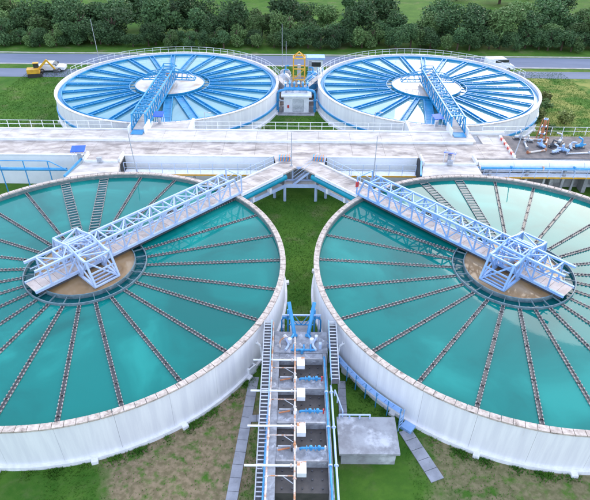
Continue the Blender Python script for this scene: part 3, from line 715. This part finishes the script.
for i in range(4): MB().box((-1.4 + i * .93, 0, .1), (.2, .4, .28)).build('saddle', M_galv, mf)
yt = thing('yellow_hoist_frame', 'tall yellow braced hoist frame behind the pump cabinet', 'frame', (.1, 77.4, 0))
H = 6.2
for a in (-1, 1):
    for b in (-1, 1): member('leg', (a * .85, b * .8, 0), (a * .78, b * .7, H), .16, M_yellow, yt)
for z in (1.8, 3.3, 4.8, 6.2):
    for b in (-1, 1): member('crossbeam', (-.82, b * .75, z), (.82, b * .75, z), .13, M_yellow, yt); member('crossbeam', (b * .82, -.75, z), (b * .82, .75, z), .13, M_yellow, yt)
for z in (1.8, 3.3, 4.8):
    member('brace', (-.8, -.77, z - 1.4), (.8, -.77, z), .08, M_yellow, yt)
for a in (-1, 1):
    for b in (-1, 1): member('roof_brace', (a * .78, b * .7, H), (0, 0, H + .75), .1, M_yellow, yt)
autosmooth(MB().tube([(0, 0, 0), (0, 0, 3.0), (0, 0, 5.2)], [.3, .3, .22], 12).build('riser_pipe', M_galv, yt))
for i, (x, y, h, m) in enumerate(((-2.0, 79.2, 3.4, M_galv), (-1.9, 82.2, 3.1, M_concgrey), (1.9, 79.0, 3.2, M_blued), (2.2, 81.8, 3.0, M_blued))):
    t = thing('filter_vessel', ['grey filter vessel left of the yellow frame', 'dark grey filter vessel behind the grey one left of the yellow frame', 'blue filter vessel right of the yellow frame', 'blue filter vessel behind the other blue one right of the yellow frame'][i], 'vessel', (x, y, 0), 0, 'filter vessels by the yellow frame')
    autosmooth(MB().tube([(0, 0, .5), (0, 0, .7), (0, 0, h - .5), (0, 0, h - .15), (0, 0, h)], [.5, .85, .85, .6, .15], 20).build('shell', m, t), 50)
    for a in range(4): member('leg', (.6 * math.cos(a * 1.57 + .78), .6 * math.sin(a * 1.57 + .78), 0), (.6 * math.cos(a * 1.57 + .78), .6 * math.sin(a * 1.57 + .78), .8), .1, M_dark, t)
    pipe('top_pipe', bend([(0, 0, h - .1), (0, 0, h + .5), (-.6 if x > 0 else .6, 0, h + .5)], .2), .1, M_blued, t)
    for z in (1.3, 2.2): autosmooth(MB().ring(.85, .89, z, z + .08, 24).build('band', M_white, t))
pr = thing('pipe_rack', 'blue and white pipe rack at the right of the filter vessels', 'pipe rack', (3.4, 80.5, 0))
for y in (-3, 0, 3):
    for x in (-.5, .5): member('post', (x, y, 0), (x, y, 2.6), .1, M_blued, pr)
    member('crossbar', (-.5, y, 2.6), (.5, y, 2.6), .1, M_blued, pr)
for i in range(3): pipe('pipe', [(-.35 + i * .35, -3.6, 2.75), (-.35 + i * .35, 3.6, 2.75)], .11, (M_blued, M_white, M_blued)[i], pr)
sh = thing('gatehouse', 'small white shelter with blue roof band by the road', 'shelter', (2.9, 91.5, 0))
MB().box((0, 0, 1.1), (2.4, 1.6, 2.2)).build('wall', M_white, sh)
MB().box((0, 0, 2.3), (3.0, 2.1, .3)).build('roof', M_midblue, sh)
MB().box((.1, -.82, 1.35), (1.5, .04, .7)).build('window', M_glass, sh)
MB().box((-.9, -.815, .95), (.5, .03, 1.85)).build('door', M_galv, sh)
wt_ = thing('water_cart', 'white drum on a stand at the left of the filter vessels', 'drum', (-3.5, 76.3, 0))
autosmooth(MB().tube([(-.45, 0, 1.2), (-.4, 0, 1.2), (.4, 0, 1.2), (.45, 0, 1.2)], [.3, .42, .42, .3], 16).build('drum', M_white, wt_))
for a in (-.3, .3): member('leg', (a, -.3, 0), (a, -.1, .9), .07, M_dark, wt_); member('leg', (a, .3, 0), (a, .1, .9), .07, M_dark, wt_)

# ------------------------------------------------------------------ filter basins in the foreground
ZB = 1.8
fb = thing('filter_basins', 'row of open concrete filter basins with dark floors between the near tanks', 'basin')
XL, XR_ = -1.33, 1.45
edges = [(24.76, 23.25), (22.30, 20.80), (19.83, 18.33), (17.38, 15.9)]
MB().box((XL - .24, 20.9, ZB / 2), (.46, 13.0, ZB)).build('side_wall', M_basinwall, fb)
MB().box((XR_ + .13, 20.9, ZB / 2), (.24, 13.0, ZB)).build('side_wall', M_basinwall, fb)
ys = [(25.35, 24.76)] + [(edges[i][1], edges[i + 1][0]) for i in range(3)]
for a, b in ys:
    MB().box(((XL + XR_) / 2, (a + b) / 2, (ZB - .02) / 2), (XR_ - XL - .004, a - b, ZB - .02)).build('divider_wall', M_basinwall, fb)
    MB().box(((XL + XR_) / 2, b + .06, ZB + .03), (XR_ - XL - .01, .1, .12)).build('divider_lip', M_concgrey, fb)
nz = MB()
nozz = MB().tube([(0, 0, 0), (0, 0, .07)], .045, 8).mesh('nozzle', M_dark)
for a, b in edges:
    f = MB().box(((XL + XR_) / 2, (a + b) / 2, .70), (XR_ - XL - .004, a - b - .004, 1.3)).build('basin_floor', M_basin, fb)
    for i in range(5):
        for j in range(3): link('nozzle', nozz, f, (XL + .35 + i * .53, b + .25 + j * .5, 1.35))
MB().box((.06, 26.35, ZB / 2 + .02), (3.5, 1.96, ZB + .04)).build('pump_slab', M_basinwall, fb)
MB().box((.06, 28.4, .45), (1.5, 2.1, .9)).build('rear_block', M_concgrey, fb)
def manifold(label, y, i):
    t = thing('valve_manifold', label, 'manifold', (0, y, ZB), 0, 'blue valve manifolds on the basin dividers')
    pipe('header', bend([(-.02, .12, .05), (-.02, .12, .16), (1.3, .12, .16)], .12), .065, M_blued, t)
    for x in (.55, 1.0): autosmooth(MB().tube([(x, .12, .05), (x, .12, .32), (x, .12, .36)], [.09, .09, .04], 12).build('valve', M_blued, t))
    for x in (.3, .78): autosmooth(MB().tube([(x, .12, .16), (x + .05, .12, .16)], .14, 12).build('flange', M_blued, t))
    autosmooth(MB().tube([(1.33, .1, 0), (1.33, .1, .36)], .05, 10).build('end_valve', M_red if i < 2 else M_white, t))
    pipe('rusty_pipe', [(-1.25, .02, .1), (-.6, .14, .14)], .045, M_rusty, t)
    MB().box((-.42, .15, .16), (.22, .26, .3)).build('actuator', M_dark, t)
    pipe('side_pipe', [(-1.25, .26, .12), (-.3, .26, .12)], .05, M_galv, t)
    autosmooth(MB().tube([(-.32, .1, .0), (-.32, .1, .3)], .13, 12).build('flow_meter', M_white, t))
for i, (y, lb) in enumerate(((22.95, 'farthest'), (20.5, 'middle'), (18.03, 'nearest'))):
    manifold(f'blue valve manifold on the {lb} basin divider', y, i)
for i, (y, lb) in enumerate(((24.15, 'farthest'), (21.68, 'second'), (19.2, 'third'), (16.75, 'nearest'))):
    t = thing('sampling_box', f'white lidded sampling box over the {lb} basin', 'box', (.03, y, ZB + .25), 0, 'white sampling boxes')
    MB().box((0, 0, .1), (.5, .72, .3)).build('box', M_white, t)
    MB().box((0, .22, .265), (.5, .28, .03)).build('rusty_patch', M_rust, t) if i != 1 else None
    MB().box((0, -.14, .265), (.5, .44, .03)).build('lid', M_white, t)
    for s in (-.2, .2): member('bracket', (s, 0, -.2), (s, .6, -.24), .05, M_galv, t)
    p = thing('inlet_pipe', f'white pipe reaching from the left across to the {lb} sampling box', 'pipe', (0, y + .08, ZB + .55), 0, 'white cross pipes over the basins')
    pipe('pipe', [(-2.95, 0, .0), (-.24, 0, .0)], .06, M_white, p)
    autosmooth(MB().tube([(-.55, 0, 0), (-.47, 0, 0)], .1, 10).build('flange', M_rust, p))
    member('stay', (-2.0, 0, 0), (-2.0, 0, -.35), .05, M_galv, p)
    q = thing('strut_frame', f'rusty strut frame beside the {lb} white cross pipe', 'strut', (0, y - .38, ZB + .35), 0, 'rusty strut frames over the basins')
    member('strut', (-1.75, 0, 0), (-.35, 0, 0), .05, M_rust, q)
    member('knee_brace', (-.95, .0, -.03), (-.4, -.42, -.03), .035, M_galv, q)
lp = thing('long_pipe', 'long rusty white pipe running down the middle of the basins', 'pipe', (-.33, 0, ZB + .62))
pipe('pipe', [(0, 26.2, .0), (0, 14.5, 0)], .05, M_rust, lp)
for y in (25.6, 23.0, 20.5, 18.0, 16): member('stay', (0, y, -.6), (0, y, 0), .05, M_galv, lp); autosmooth(MB().tube([(0, y, 0), (0, y + .07, 0)], .09, 10).build('coupling', M_rust, lp))
lp = thing('long_pipe', 'long rusty white pipe along the left wall of the basins', 'pipe', (-1.78, 0, ZB + .45))
pipe('pipe', [(0, 27.3, .5), (0, 26.5, .12), (0, 14.5, 0)], .055, M_rust, lp)
for y in (26, 23.6, 21.1, 18.6, 16.2): member('stay', (0, y, -.44), (0, y, 0), .05, M_galv, lp); autosmooth(MB().tube([(0, y, 0), (0, y + .07, 0)], .095, 10).build('coupling', M_rust, lp))
lp = thing('long_pipe', 'thin blue pipe on the outer left edge of the basins', 'pipe', (-1.93, 0, ZB + .1))
pipe('pipe', [(0, 23.2, 0), (0, 14.5, 0)], .045, M_blued, lp)
for y in (22.5, 20, 17.5): member('stay', (0, y, -.12), (0.12, y, -.02), .04, M_galv, lp)
for x, lb in ((1.55, 'inner'), (1.86, 'outer')):
    lp = thing('long_pipe', f'{lb} of the two blue pipes along the right side of the basins', 'pipe', (x, 0, ZB + .25))
    pipe('pipe', bend([(0, 25.0 if lb == 'inner' else 22.6, -.2), (0, 24.6 if lb == 'inner' else 22.3, 0), (0, 14.5, 0)], .2), .06, M_blued if lb == 'inner' else M_pale, lp)
    for y in (21.9, 19.4, 17): autosmooth(MB().tube([(0, y, 0), (0, y + .08, 0)], .12, 10).build('coupling', M_pale, lp)); member('stay', (0, y, -.25), (0, y, 0), .05, M_galv, lp)
def gangway(label, x, y0, z0, y1, z1):
    t = thing('rung_gangway', label, 'gangway', (x, 0, 0))
    d = Vector((0, y1 - y0, z1 - z0)); n = int(d.length / .24)
    for s in (-.24, .24):
        member('side_rail', (s, y0, z0), (s, y1, z1), .06, M_midblue if s * x < 0 else M_galv, t, .14)
        for k in range(0, 5): member('railing_post', (s, y0 + (y1 - y0) * k / 4, z0 + (z1 - z0) * k / 4), (s, y0 + (y1 - y0) * k / 4, z0 + (z1 - z0) * k / 4 - 1.2), .05, M_galv, t)
    me = MB().box((0, 0, 0), (.44, .07, .03)).mesh('rung', M_galv)
    for i in range(n):
        f = (i + .5) / n; link('rung', me, t, (0, y0 + (y1 - y0) * f, z0 + (z1 - z0) * f))
    MB().bar((0, y0, z0 - .3), (0, y1, z1 - .3), .46, .04).build('under_tray', M_dark, t)
gangway('ladder-like gangway descending along the left side of the basins', -2.1, 27.0, ZR - .12, 15, 1.45)
gangway('ladder-like gangway descending along the right side of the basins', 2.12, 27.0, ZR - .12, 22.6, 2.35)
for s, lb in ((-1, 'left'), (1, 'right')):
    t = thing('leaning_pipe', f'thick blue leaning pipe at the {lb} behind the pump slab', 'pipe', (0, 0, 0))
    pipe('pipe', [(s * .45 + .1, 26.9, 1.9), (s * .86 + .1, 28.2, 3.75)], .13, M_blued, t, 14)
    autosmooth(MB().tube([(s * .45 + .1, 26.88, 1.84), (s * .465 + .1, 26.95, 1.95)], .21, 14).build('flange', M_blued, t))
    t = thing('upright_pipe', f'thin blue upright pipe beside the {lb} leaning pipe', 'pipe', (s * .92 + .1, 28.4, 0))
    pipe('pipe', [(0, 0, 0), (0, 0, 2.9)], .07, M_blued, t)
    autosmooth(MB().tube([(0, 0, 2.0), (0, 0, 2.1)], .12, 12).build('flange', M_blued, t))
    t = thing('booster_pump', f'white and blue booster pump at the {lb} of the pump slab', 'pump', (s * .85 + .05, 26.1, ZB + .04), 0)
    pipe('suction_pipe', bend([(s * .15, -.6, .12), (-s * .1, -.1, .12), (s * .25, .55, .2)], .25), .08, M_pale, t)
    autosmooth(MB().tube([(-s * .12, .15, 0), (-s * .12, .15, .4), (-s * .12, .15, .46)], [.14, .14, .06], 14).build('motor', M_white, t))
    autosmooth(MB().tube([(s * .2, .5, .0), (s * .2, .5, .34), (s * .2, .5, .4)], [.12, .12, .05], 14).build('motor', M_white, t))
    pipe('discharge_pipe', bend([(-s * .12, .15, .3), (-s * .35, .5, .35), (-s * .38, .9, .2)], .2), .07, M_blued, t)
    if s < 0:
        pipe('hose', bend([(-.5, -.35, .08), (-.55, .05, .3), (-.2, .3, .42), (.0, .4, .35)], .3), .045, M_rust, t)
    else: MB().box((.42, -.3, .22), (.18, .22, .44)).build('control_box', M_pale, t)
    t = thing('hook_bracket', f'small blue hooked bracket outside the {lb} upright pipe', 'bracket', (s * 1.35 + .1, 28.3, 0))
    pipe('arm', bend([(0, 0, 0), (0, 0, 2.1), (-s * .3, .0, 2.3)], .15), .06, M_blued, t)
    MB().box((-s * .2, 0, 2.3), (.34, .2, .12)).build('head', M_blued, t)
fr = thing('support_frame', 'blue cross frame tying the upright pipes behind the pump slab', 'frame', (.1, 28.4, 0))
member('top_bar', (-1.3, -.12, 2.5), (1.35, -.12, 2.5), .1, M_pale, fr)
member('lower_bar', (-.85, -.1, 1.6), (.85, -.1, 1.6), .07, M_blued, fr)
for s in (-1, 1):
    member('brace', (s * .8, -.12, 2.4), (s * .25, -.1, 1.62), .05, M_blued, fr); member('brace', (s * .0, -.1, 1.62), (s * .45, -.12, 2.44), .05, M_blued, fr)
    MB().box((s * .55, -.3, 1.35), (.14, .16, .4)).build('hanger', M_blued, fr)
    member('leg', (s * 1.2, -.12, 0), (s * 1.2, -.12, 2.46), .07, M_pale, fr)
hp = thing('front_header', 'blue header pipe with short branches along the front of the pump slab', 'pipe', (0, 25.55, ZB + .12))
pipe('pipe', [(-.6, 0, 0), (1.0, 0, 0)], .075, M_blued, hp)
for x in (-.4, .25, .7): pipe('branch', [(x, 0, 0), (x, .45, .02)], .06, M_blued, hp); autosmooth(MB().tube([(x - .04, .0, 0), (x + .04, 0, 0)], .12, 10).build('flange', M_blued, hp))
autosmooth(MB().tube([(.12, -.2, -.1), (.12, -.2, .25)], .1, 12).build('valve', M_blued, hp))

# concrete roof slab, railing and small chambers at the foot of the tanks
sb = thing('roof_slab', 'stained grey concrete roof slab of a low chamber beside the basins', 'slab')
MB().prism([(2.3, 18.5), (5.35, 18.5), (5.45, 20.75), (2.3, 20.75)], .0, .95).build('chamber', M_concgrey, sb)
MB().prism([(2.15, 18.4), (5.55, 18.4), (5.6, 20.9), (2.15, 20.9)], .955, 1.1).build('slab', M_concgrey, sb)
railing('pale blue low rail along the back edge of the roof slab', [(2.3, 20.8, 1.1), (4.1, 20.8, 1.1)], .32, .65, M_pale, r=.05, rails=(1,), pw=.09)
railing('pale blue short handrail slanting from the basins to the roof slab', [(2.05, 21.8, 1.9), (2.5, 20.9, 1.1)], .5, .5, M_pale, r=.04, rails=(1,), pw=.07)
for x, y, rz, lb in ((3.25, 25.35, .7, 'right'), (-3.35, 25.35, -.7, 'left')):
    t = thing('valve_chamber', f'open white valve chamber at the foot of the near {lb} tank', 'chamber', (x, y, 0), rz, 'white valve chambers')
    for s in (-1, 1):
        MB().box((s * .28, 0, .35), (.1, .66, .7)).build('side_wall', M_white, t)
        MB().box((0, s * .28, .34), (.455, .1, .68)).build('side_wall', M_white, t)
    autosmooth(MB().tube([(0, 0, .0), (0, 0, .5)], .12, 10).build('valve', M_dark, t))
    MB().box((.0, -.52, .12), (.5, .36, .24)).build('step', M_concgrey, t)
# blue walkway hugging the right tank wall
bw = thing('wall_walkway', 'blue steel walkway and railing hugging the near right tank wall', 'walkway', (FX, FY, 0))
a0, a1 = 203, 229.5
for i in range(12):
    s0 = a0 + (a1 - a0) * i / 12; s1 = s0 + (a1 - a0) / 12 - .12
    MB().ring(15.14, 15.45, .95, 1.02, 2, s0, s1).build('tread_plate', M_midblue, bw)
pw = MB().bar((15.46, 0, 0), (15.46, 0, 1.4), .05).mesh('post', M_blued)
for i in range(9): link('post', pw, bw, (0, 0, 0), R(a0 + (a1 - a0) * i / 8))
for z in (.98, 1.4): MB().tube([(15.46 * math.cos(R(a0 + (a1 - a0) * i / 30)), 15.46 * math.sin(R(a0 + (a1 - a0) * i / 30)), z) for i in range(31)], .035, 6).build('rail', M_midblue, bw)
g = link('end_ladder', None, bw, (15.75 * math.cos(R(a1 + .9)), 15.75 * math.sin(R(a1 + .9)), 0), R(a1 + 90))
for s in (-.2, .2): member('stile', (0, s, 0), (0, s, 1.6), .06, M_midblue, g)
for i in range(4): member('rung', (0, -.2, .25 + i * .3), (0, .2, .25 + i * .3), .04, M_midblue, g)
MB().box((.35, .35, .13), (.7, .6, .26)).build('foot_slab', M_midblue, g)
for s, lb in ((-1, 'left'), (1, 'right')):
    t = thing('drain_stub', f'white drain stub from the near {lb} tank towards the gangway', 'pipe', (0, 0, 0))
    x = s * (FX - math.sqrt(15.0 ** 2 - (26.0 - FY) ** 2))
    pipe('pipe', bend([(x + s * .1, 26.0, 2.1), (s * 2.62, 25.9, 2.0), (s * 2.5, 25.8, 1.0)], .2), .07, M_white, t)
    autosmooth(MB().tube([(x - s * .06, 26.0, 2.1), (x - s * .0, 26.0, 2.1)], .13, 12).build('flange', M_white, t))

# ------------------------------------------------------------------ vehicles near the road
def van(label, x, y, rz, m, L=4.6, Hh=2.1, cat='van', name='parked_van'):
    t = thing(name, label, cat, (x, y, .02), rz)
    wd = 1.85
    if cat == 'van': prof = [(-L / 2, .35), (L / 2, .35), (L / 2, .95), (L / 2 - .75, 1.15), (L / 2 - 1.35, Hh - .1), (L / 2 - 1.6, Hh), (-L / 2 + .1, Hh), (-L / 2, Hh - .2)]
    else: prof = [(-L / 2, .35), (L / 2, .35), (L / 2, .75), (L / 2 - 1.1, .95), (L / 2 - 1.75, 1.42), (-L / 2 + 1.3, 1.45), (-L / 2 + .5, 1.0), (-L / 2, .9)]
    n = len(prof); vs = []
    for s in (-1, 1):
        for px, pz in prof: vs.append((px, s * wd / 2 * (1 if pz < 1.1 else .88), pz))
    MB().add(vs, [tuple(range(n))[::-1], tuple(range(n, 2 * n))] + [(k, (k + 1) % n, n + (k + 1) % n, n + k) for k in range(n)]).build('body', m, t)
    zt = Hh if cat == 'van' else 1.43
    for s in (-1, 1):
        MB().box((.1 if cat == 'van' else -.1, s * wd * .456, zt - .38), (L * .5, .06, .42)).build('side_window', M_glass, t)
        for e in (-1, 1):
            wh = autosmooth(MB().tube([(e * L * .31, s * wd * .4, .33), (e * L * .31, s * wd * .52, .33)], .33, 16).build('wheel', M_tyre, t))
            autosmooth(MB().tube([(e * L * .31, s * wd * .5, .33), (e * L * .31, s * wd * .525, .33)], .18, 12).build('rim', M_galv, wh))
        MB().box((L / 2 - .02, s * .62, .68), (.08, .3, .16)).build('headlight', M_white, t)
    if cat == 'van': MB().bar((L / 2 - .74, 0, 1.2), (L / 2 - 1.33, 0, Hh - .14), 1.5, .06).build('windscreen', M_glass, t)
    else: MB().bar((L / 2 - 1.1, 0, 1.0), (L / 2 - 1.7, 0, 1.39), 1.45, .06).build('windscreen', M_glass, t)
van('white van parked by the road behind the far right tank', 33.6, 92.9, .15, M_white)
van('white car parked in the yard behind the far left tank', -40.2, 90.4, .1, M_white, 4.3, 1.5, 'car', 'parked_car')
ex = thing('yellow_excavator', 'yellow excavator working beside the far left tank', 'excavator', (-41.9, 87.6, 0), .3)
ex.scale = (.72, .72, .72)
for s in (-1, 1):
    MB().profile([(s * .7, .0), (s * 1.2, .0), (s * 1.2, .7), (s * .7, .7)], -1.5, 1.5).build('track', M_tyre, ex)
MB().box((-.2, 0, 1.25), (2.6, 2.1, .9)).build('house', M_yellow, ex)
MB().box((.5, .55, 2.15), (1.1, .95, 1.0)).build('cab', M_glass, ex)
MB().box((.5, .55, 2.7), (1.2, 1.0, .1)).build('cab_roof', M_yellow, ex)
MB().bar((.9, -.3, 1.5), (3.0, -.3, 3.4), .3, .45).build('boom', M_yellow, ex)
MB().bar((2.9, -.3, 3.4), (4.3, -.3, 1.3), .25, .36).build('stick', M_yellow, ex)
MB().prism([(3.9, -.75), (4.8, -.75), (4.8, .15), (3.9, .15)], .5, 1.3).build('bucket', M_dark, ex)

# ------------------------------------------------------------------ vegetation
def crown_mesh(name, m, rx, rz, zc, n, seed, leaf=.35):
    rd = random.Random(seed); b = MB()
    lobes = [(rd.uniform(-.6, .6) * rx, rd.uniform(-.6, .6) * rx, zc + rd.uniform(-.6, .6) * rz, rd.uniform(.35, .6)) for _ in range(9)]
    for i in range(n):
        lx, ly, lz, lr = rd.choice(lobes)
        d = Vector((rd.gauss(0, 1), rd.gauss(0, 1), rd.gauss(0, 1))).normalized() * (rd.random() ** .35)
        c = Vector((lx + d.x * rx * lr, ly + d.y * rx * lr, lz + d.z * rz * lr))
        u = Vector((rd.gauss(0, 1), rd.gauss(0, 1), rd.gauss(0, .7))).normalized(); v = u.cross(Vector((rd.gauss(0, 1), rd.gauss(0, 1), rd.gauss(0, 1)))).normalized()
        s = leaf * rd.uniform(.5, 1.2)
        b.add([c - u * s, c - v * s * .45, c + u * s, c + v * s * .45], [(0, 1, 2, 3)])
    return b.mesh(name, m)
def trunk_mesh(name, h, r, seed):
    rd = random.Random(seed); b = MB(); top = (rd.uniform(-.2, .2), rd.uniform(-.2, .2), h)
    b.tube([(0, 0, 0), (top[0] * .4, top[1] * .4, h * .5), top], [r, r * .75, r * .4], 8)
    for k in range(5):
        a = k * 1.26 + rd.random(); z = h * rd.uniform(.45, .8)
        b.tube([(top[0] * .5, top[1] * .5, z), (math.cos(a) * h * .25, math.sin(a) * h * .25, z + h * .3)], [r * .45, r * .12], 6)
    return b.mesh(name, M_bark)
TREES = [(crown_mesh('crown', M_leaf[i % 3 if i < 5 else 0], 2.6, 2.1, 2.5, 3800, 30 + i, .21), trunk_mesh('trunk', 3.6, .22, 60 + i)) for i in range(6)]
BUSH = [(crown_mesh('foliage', M_leaf[i % 3], 1.0, .75, .75, 420, 90 + i, .2), trunk_mesh('stem', .9, .05, 120 + i)) for i in range(3)]
WHERE = ['left', 'right']
def plant(x, y, s, v, label, group, bush=False):
    src = BUSH[v % 3] if bush else TREES[v % 6]
    t = thing('shrub' if bush else 'broadleaf_tree', label, 'shrub' if bush else 'tree', (x, y, 0), random.uniform(0, 6), group)
    t.scale = (s, s, s * random.uniform(.85, 1.15))
    link('foliage' if bush else 'crown', src[0], t); link('stem' if bush else 'trunk', src[1], t)
rt = random.Random(5)
for i in range(74):
    x = -78 + i * 2.15 + rt.uniform(-.8, .8)
    plant(x, 105.6 + rt.uniform(-1.0, 1.6), rt.uniform(.6, .95), rt.choice([0, 3, 5, 1]), 'dark green leafy tree in the roadside row beyond the road', 'trees in the row beyond the road')
for i in range(84):
    x = -95 + (i % 42) * 4.6 + rt.uniform(-1.8, 1.8)
    plant(x, 110.5 + (i // 42) * 6 + rt.uniform(-2.5, 2.5), rt.uniform(.8, 1.7), rt.choice([0, 3, 1, 4, 5]), 'broad green tree in the wood behind the roadside row', 'trees of the wood behind the roadside row')
for i in range(34):
    plant(rt.uniform(-100, 100), rt.uniform(132, 190), rt.uniform(.8, 1.7), rt.choice([0, 1, 2, 3, 4, 5]), 'lone tree scattered over the meadow beyond the wood', 'trees scattered over the meadow beyond the wood')
for i, (x, y, s) in enumerate(((30.4, 68.4, 1.0), (32.6, 70.5, 1.1), (34.2, 73.8, 1.2), (36.0, 78, 1.0), (31.8, 66.2, .9), (35.5, 69.5, 1.2))):
    plant(x, y, s, 2 if i % 2 else 1, 'yellow green shrub on the bank right of the far right tank', 'shrubs right of the far right tank', True)
for i, (x, y, s) in enumerate(((-4.6, 64.9, .45), (-5.6, 64.0, .5), (-3.9, 66.2, .4), (-6.5, 62.6, .4))):
    plant(x, y, s, 1, 'low green shrub at the foot of the far left tank', 'low shrubs at the far left tank', True)

# grass tufts in view
def tufts(label, zones, n, m, hmin, hmax, seed):
    rd = random.Random(seed); b = MB()
    tot = sum((z[1] - z[0]) * (z[3] - z[2]) for z in zones)
    for z in zones:
        k = int(n * (z[1] - z[0]) * (z[3] - z[2]) / tot)
        for _ in range(k):
            x, y = rd.uniform(z[0], z[1]), rd.uniform(z[2], z[3])
            if any((x - c) ** 2 + (y - d) ** 2 < r * r for c, d, r in ((-FX, FY, 15.3), (FX, FY, 15.3), (-BX, BY, 15.7), (BX, BY, 15.7))): continue
            if abs(x) < 2.4 and y < 29.5: continue
            if 2.1 < x < 6.1 and y < 21.6: continue
            if -11 < x < -2.2 and y < 24.3 and rd.random() < .85 and not (-3.3 < x < -2.3 and y < 21.3): continue
            if x > 7 and y < 21 and rd.random() < .6: continue
            if y < 25 and abs((x + 3.0) - (y - 24.9) * .079) < .4: continue
            if abs(x) < 3.2 and 71.5 < y < 89: continue
            h = rd.uniform(hmin, hmax)
            for q in range(3):
                a = rd.uniform(0, 6.28); l_ = h * .7; wv = h * .2
                ca, sa = math.cos(a), math.sin(a)
                b.add([(x - sa * wv, y + ca * wv, 0), (x + sa * wv, y - ca * wv, 0), (x + ca * l_, y + sa * l_, h)], [(0, 1, 2)])
    o = b.build('grass', m); tag(o, label, 'grass', kind='stuff')
tufts('short green grass around the near tanks', [(-14, 12, 13, 29), (-6.5, 6.5, 29, 49.6)], 45000, M_blade, .04, .10, 3)
def weeds(label, cx, a0, a1, n, seed):
    rd = random.Random(seed); b = MB()
    for _ in range(n):
        a = R(rd.uniform(a0, a1)); r = 15.16 + abs(rd.gauss(0, .28)); x, y = cx + r * math.cos(a), FY + r * math.sin(a)
        if abs(x) < 2.5 or rd.random() > max(.06, .5 + .3 * math.sin(a * 23 + cx) + .3 * math.sin(a * 61)) ** 2: continue
        h = rd.uniform(.05, .17)
        for q in range(3):
            c = rd.uniform(0, 6.28); ca, sa = math.cos(c), math.sin(c); wv = h * .16; l_ = h * .6
            b.add([(x - sa * wv, y + ca * wv, 0), (x + sa * wv, y - ca * wv, 0), (x + ca * l_, y + sa * l_, h)], [(0, 1, 2)])
    tag(b.build('weeds', M_blade), label, 'weeds', kind='stuff')
weeds('ragged weeds along the foot of the near left tank wall', -FX, 262, 335, 6000, 11)
weeds('ragged weeds along the foot of the near right tank wall', FX, 205, 278, 6000, 12)
tufts('rougher grass between the far tanks and the deck', [(-14, 14, 58.2, 72), (-44, -30, 56, 92), (28, 44, 58, 92), (-10, 10, 72, 93.5)], 60000, M_blade, .05, .14, 4)
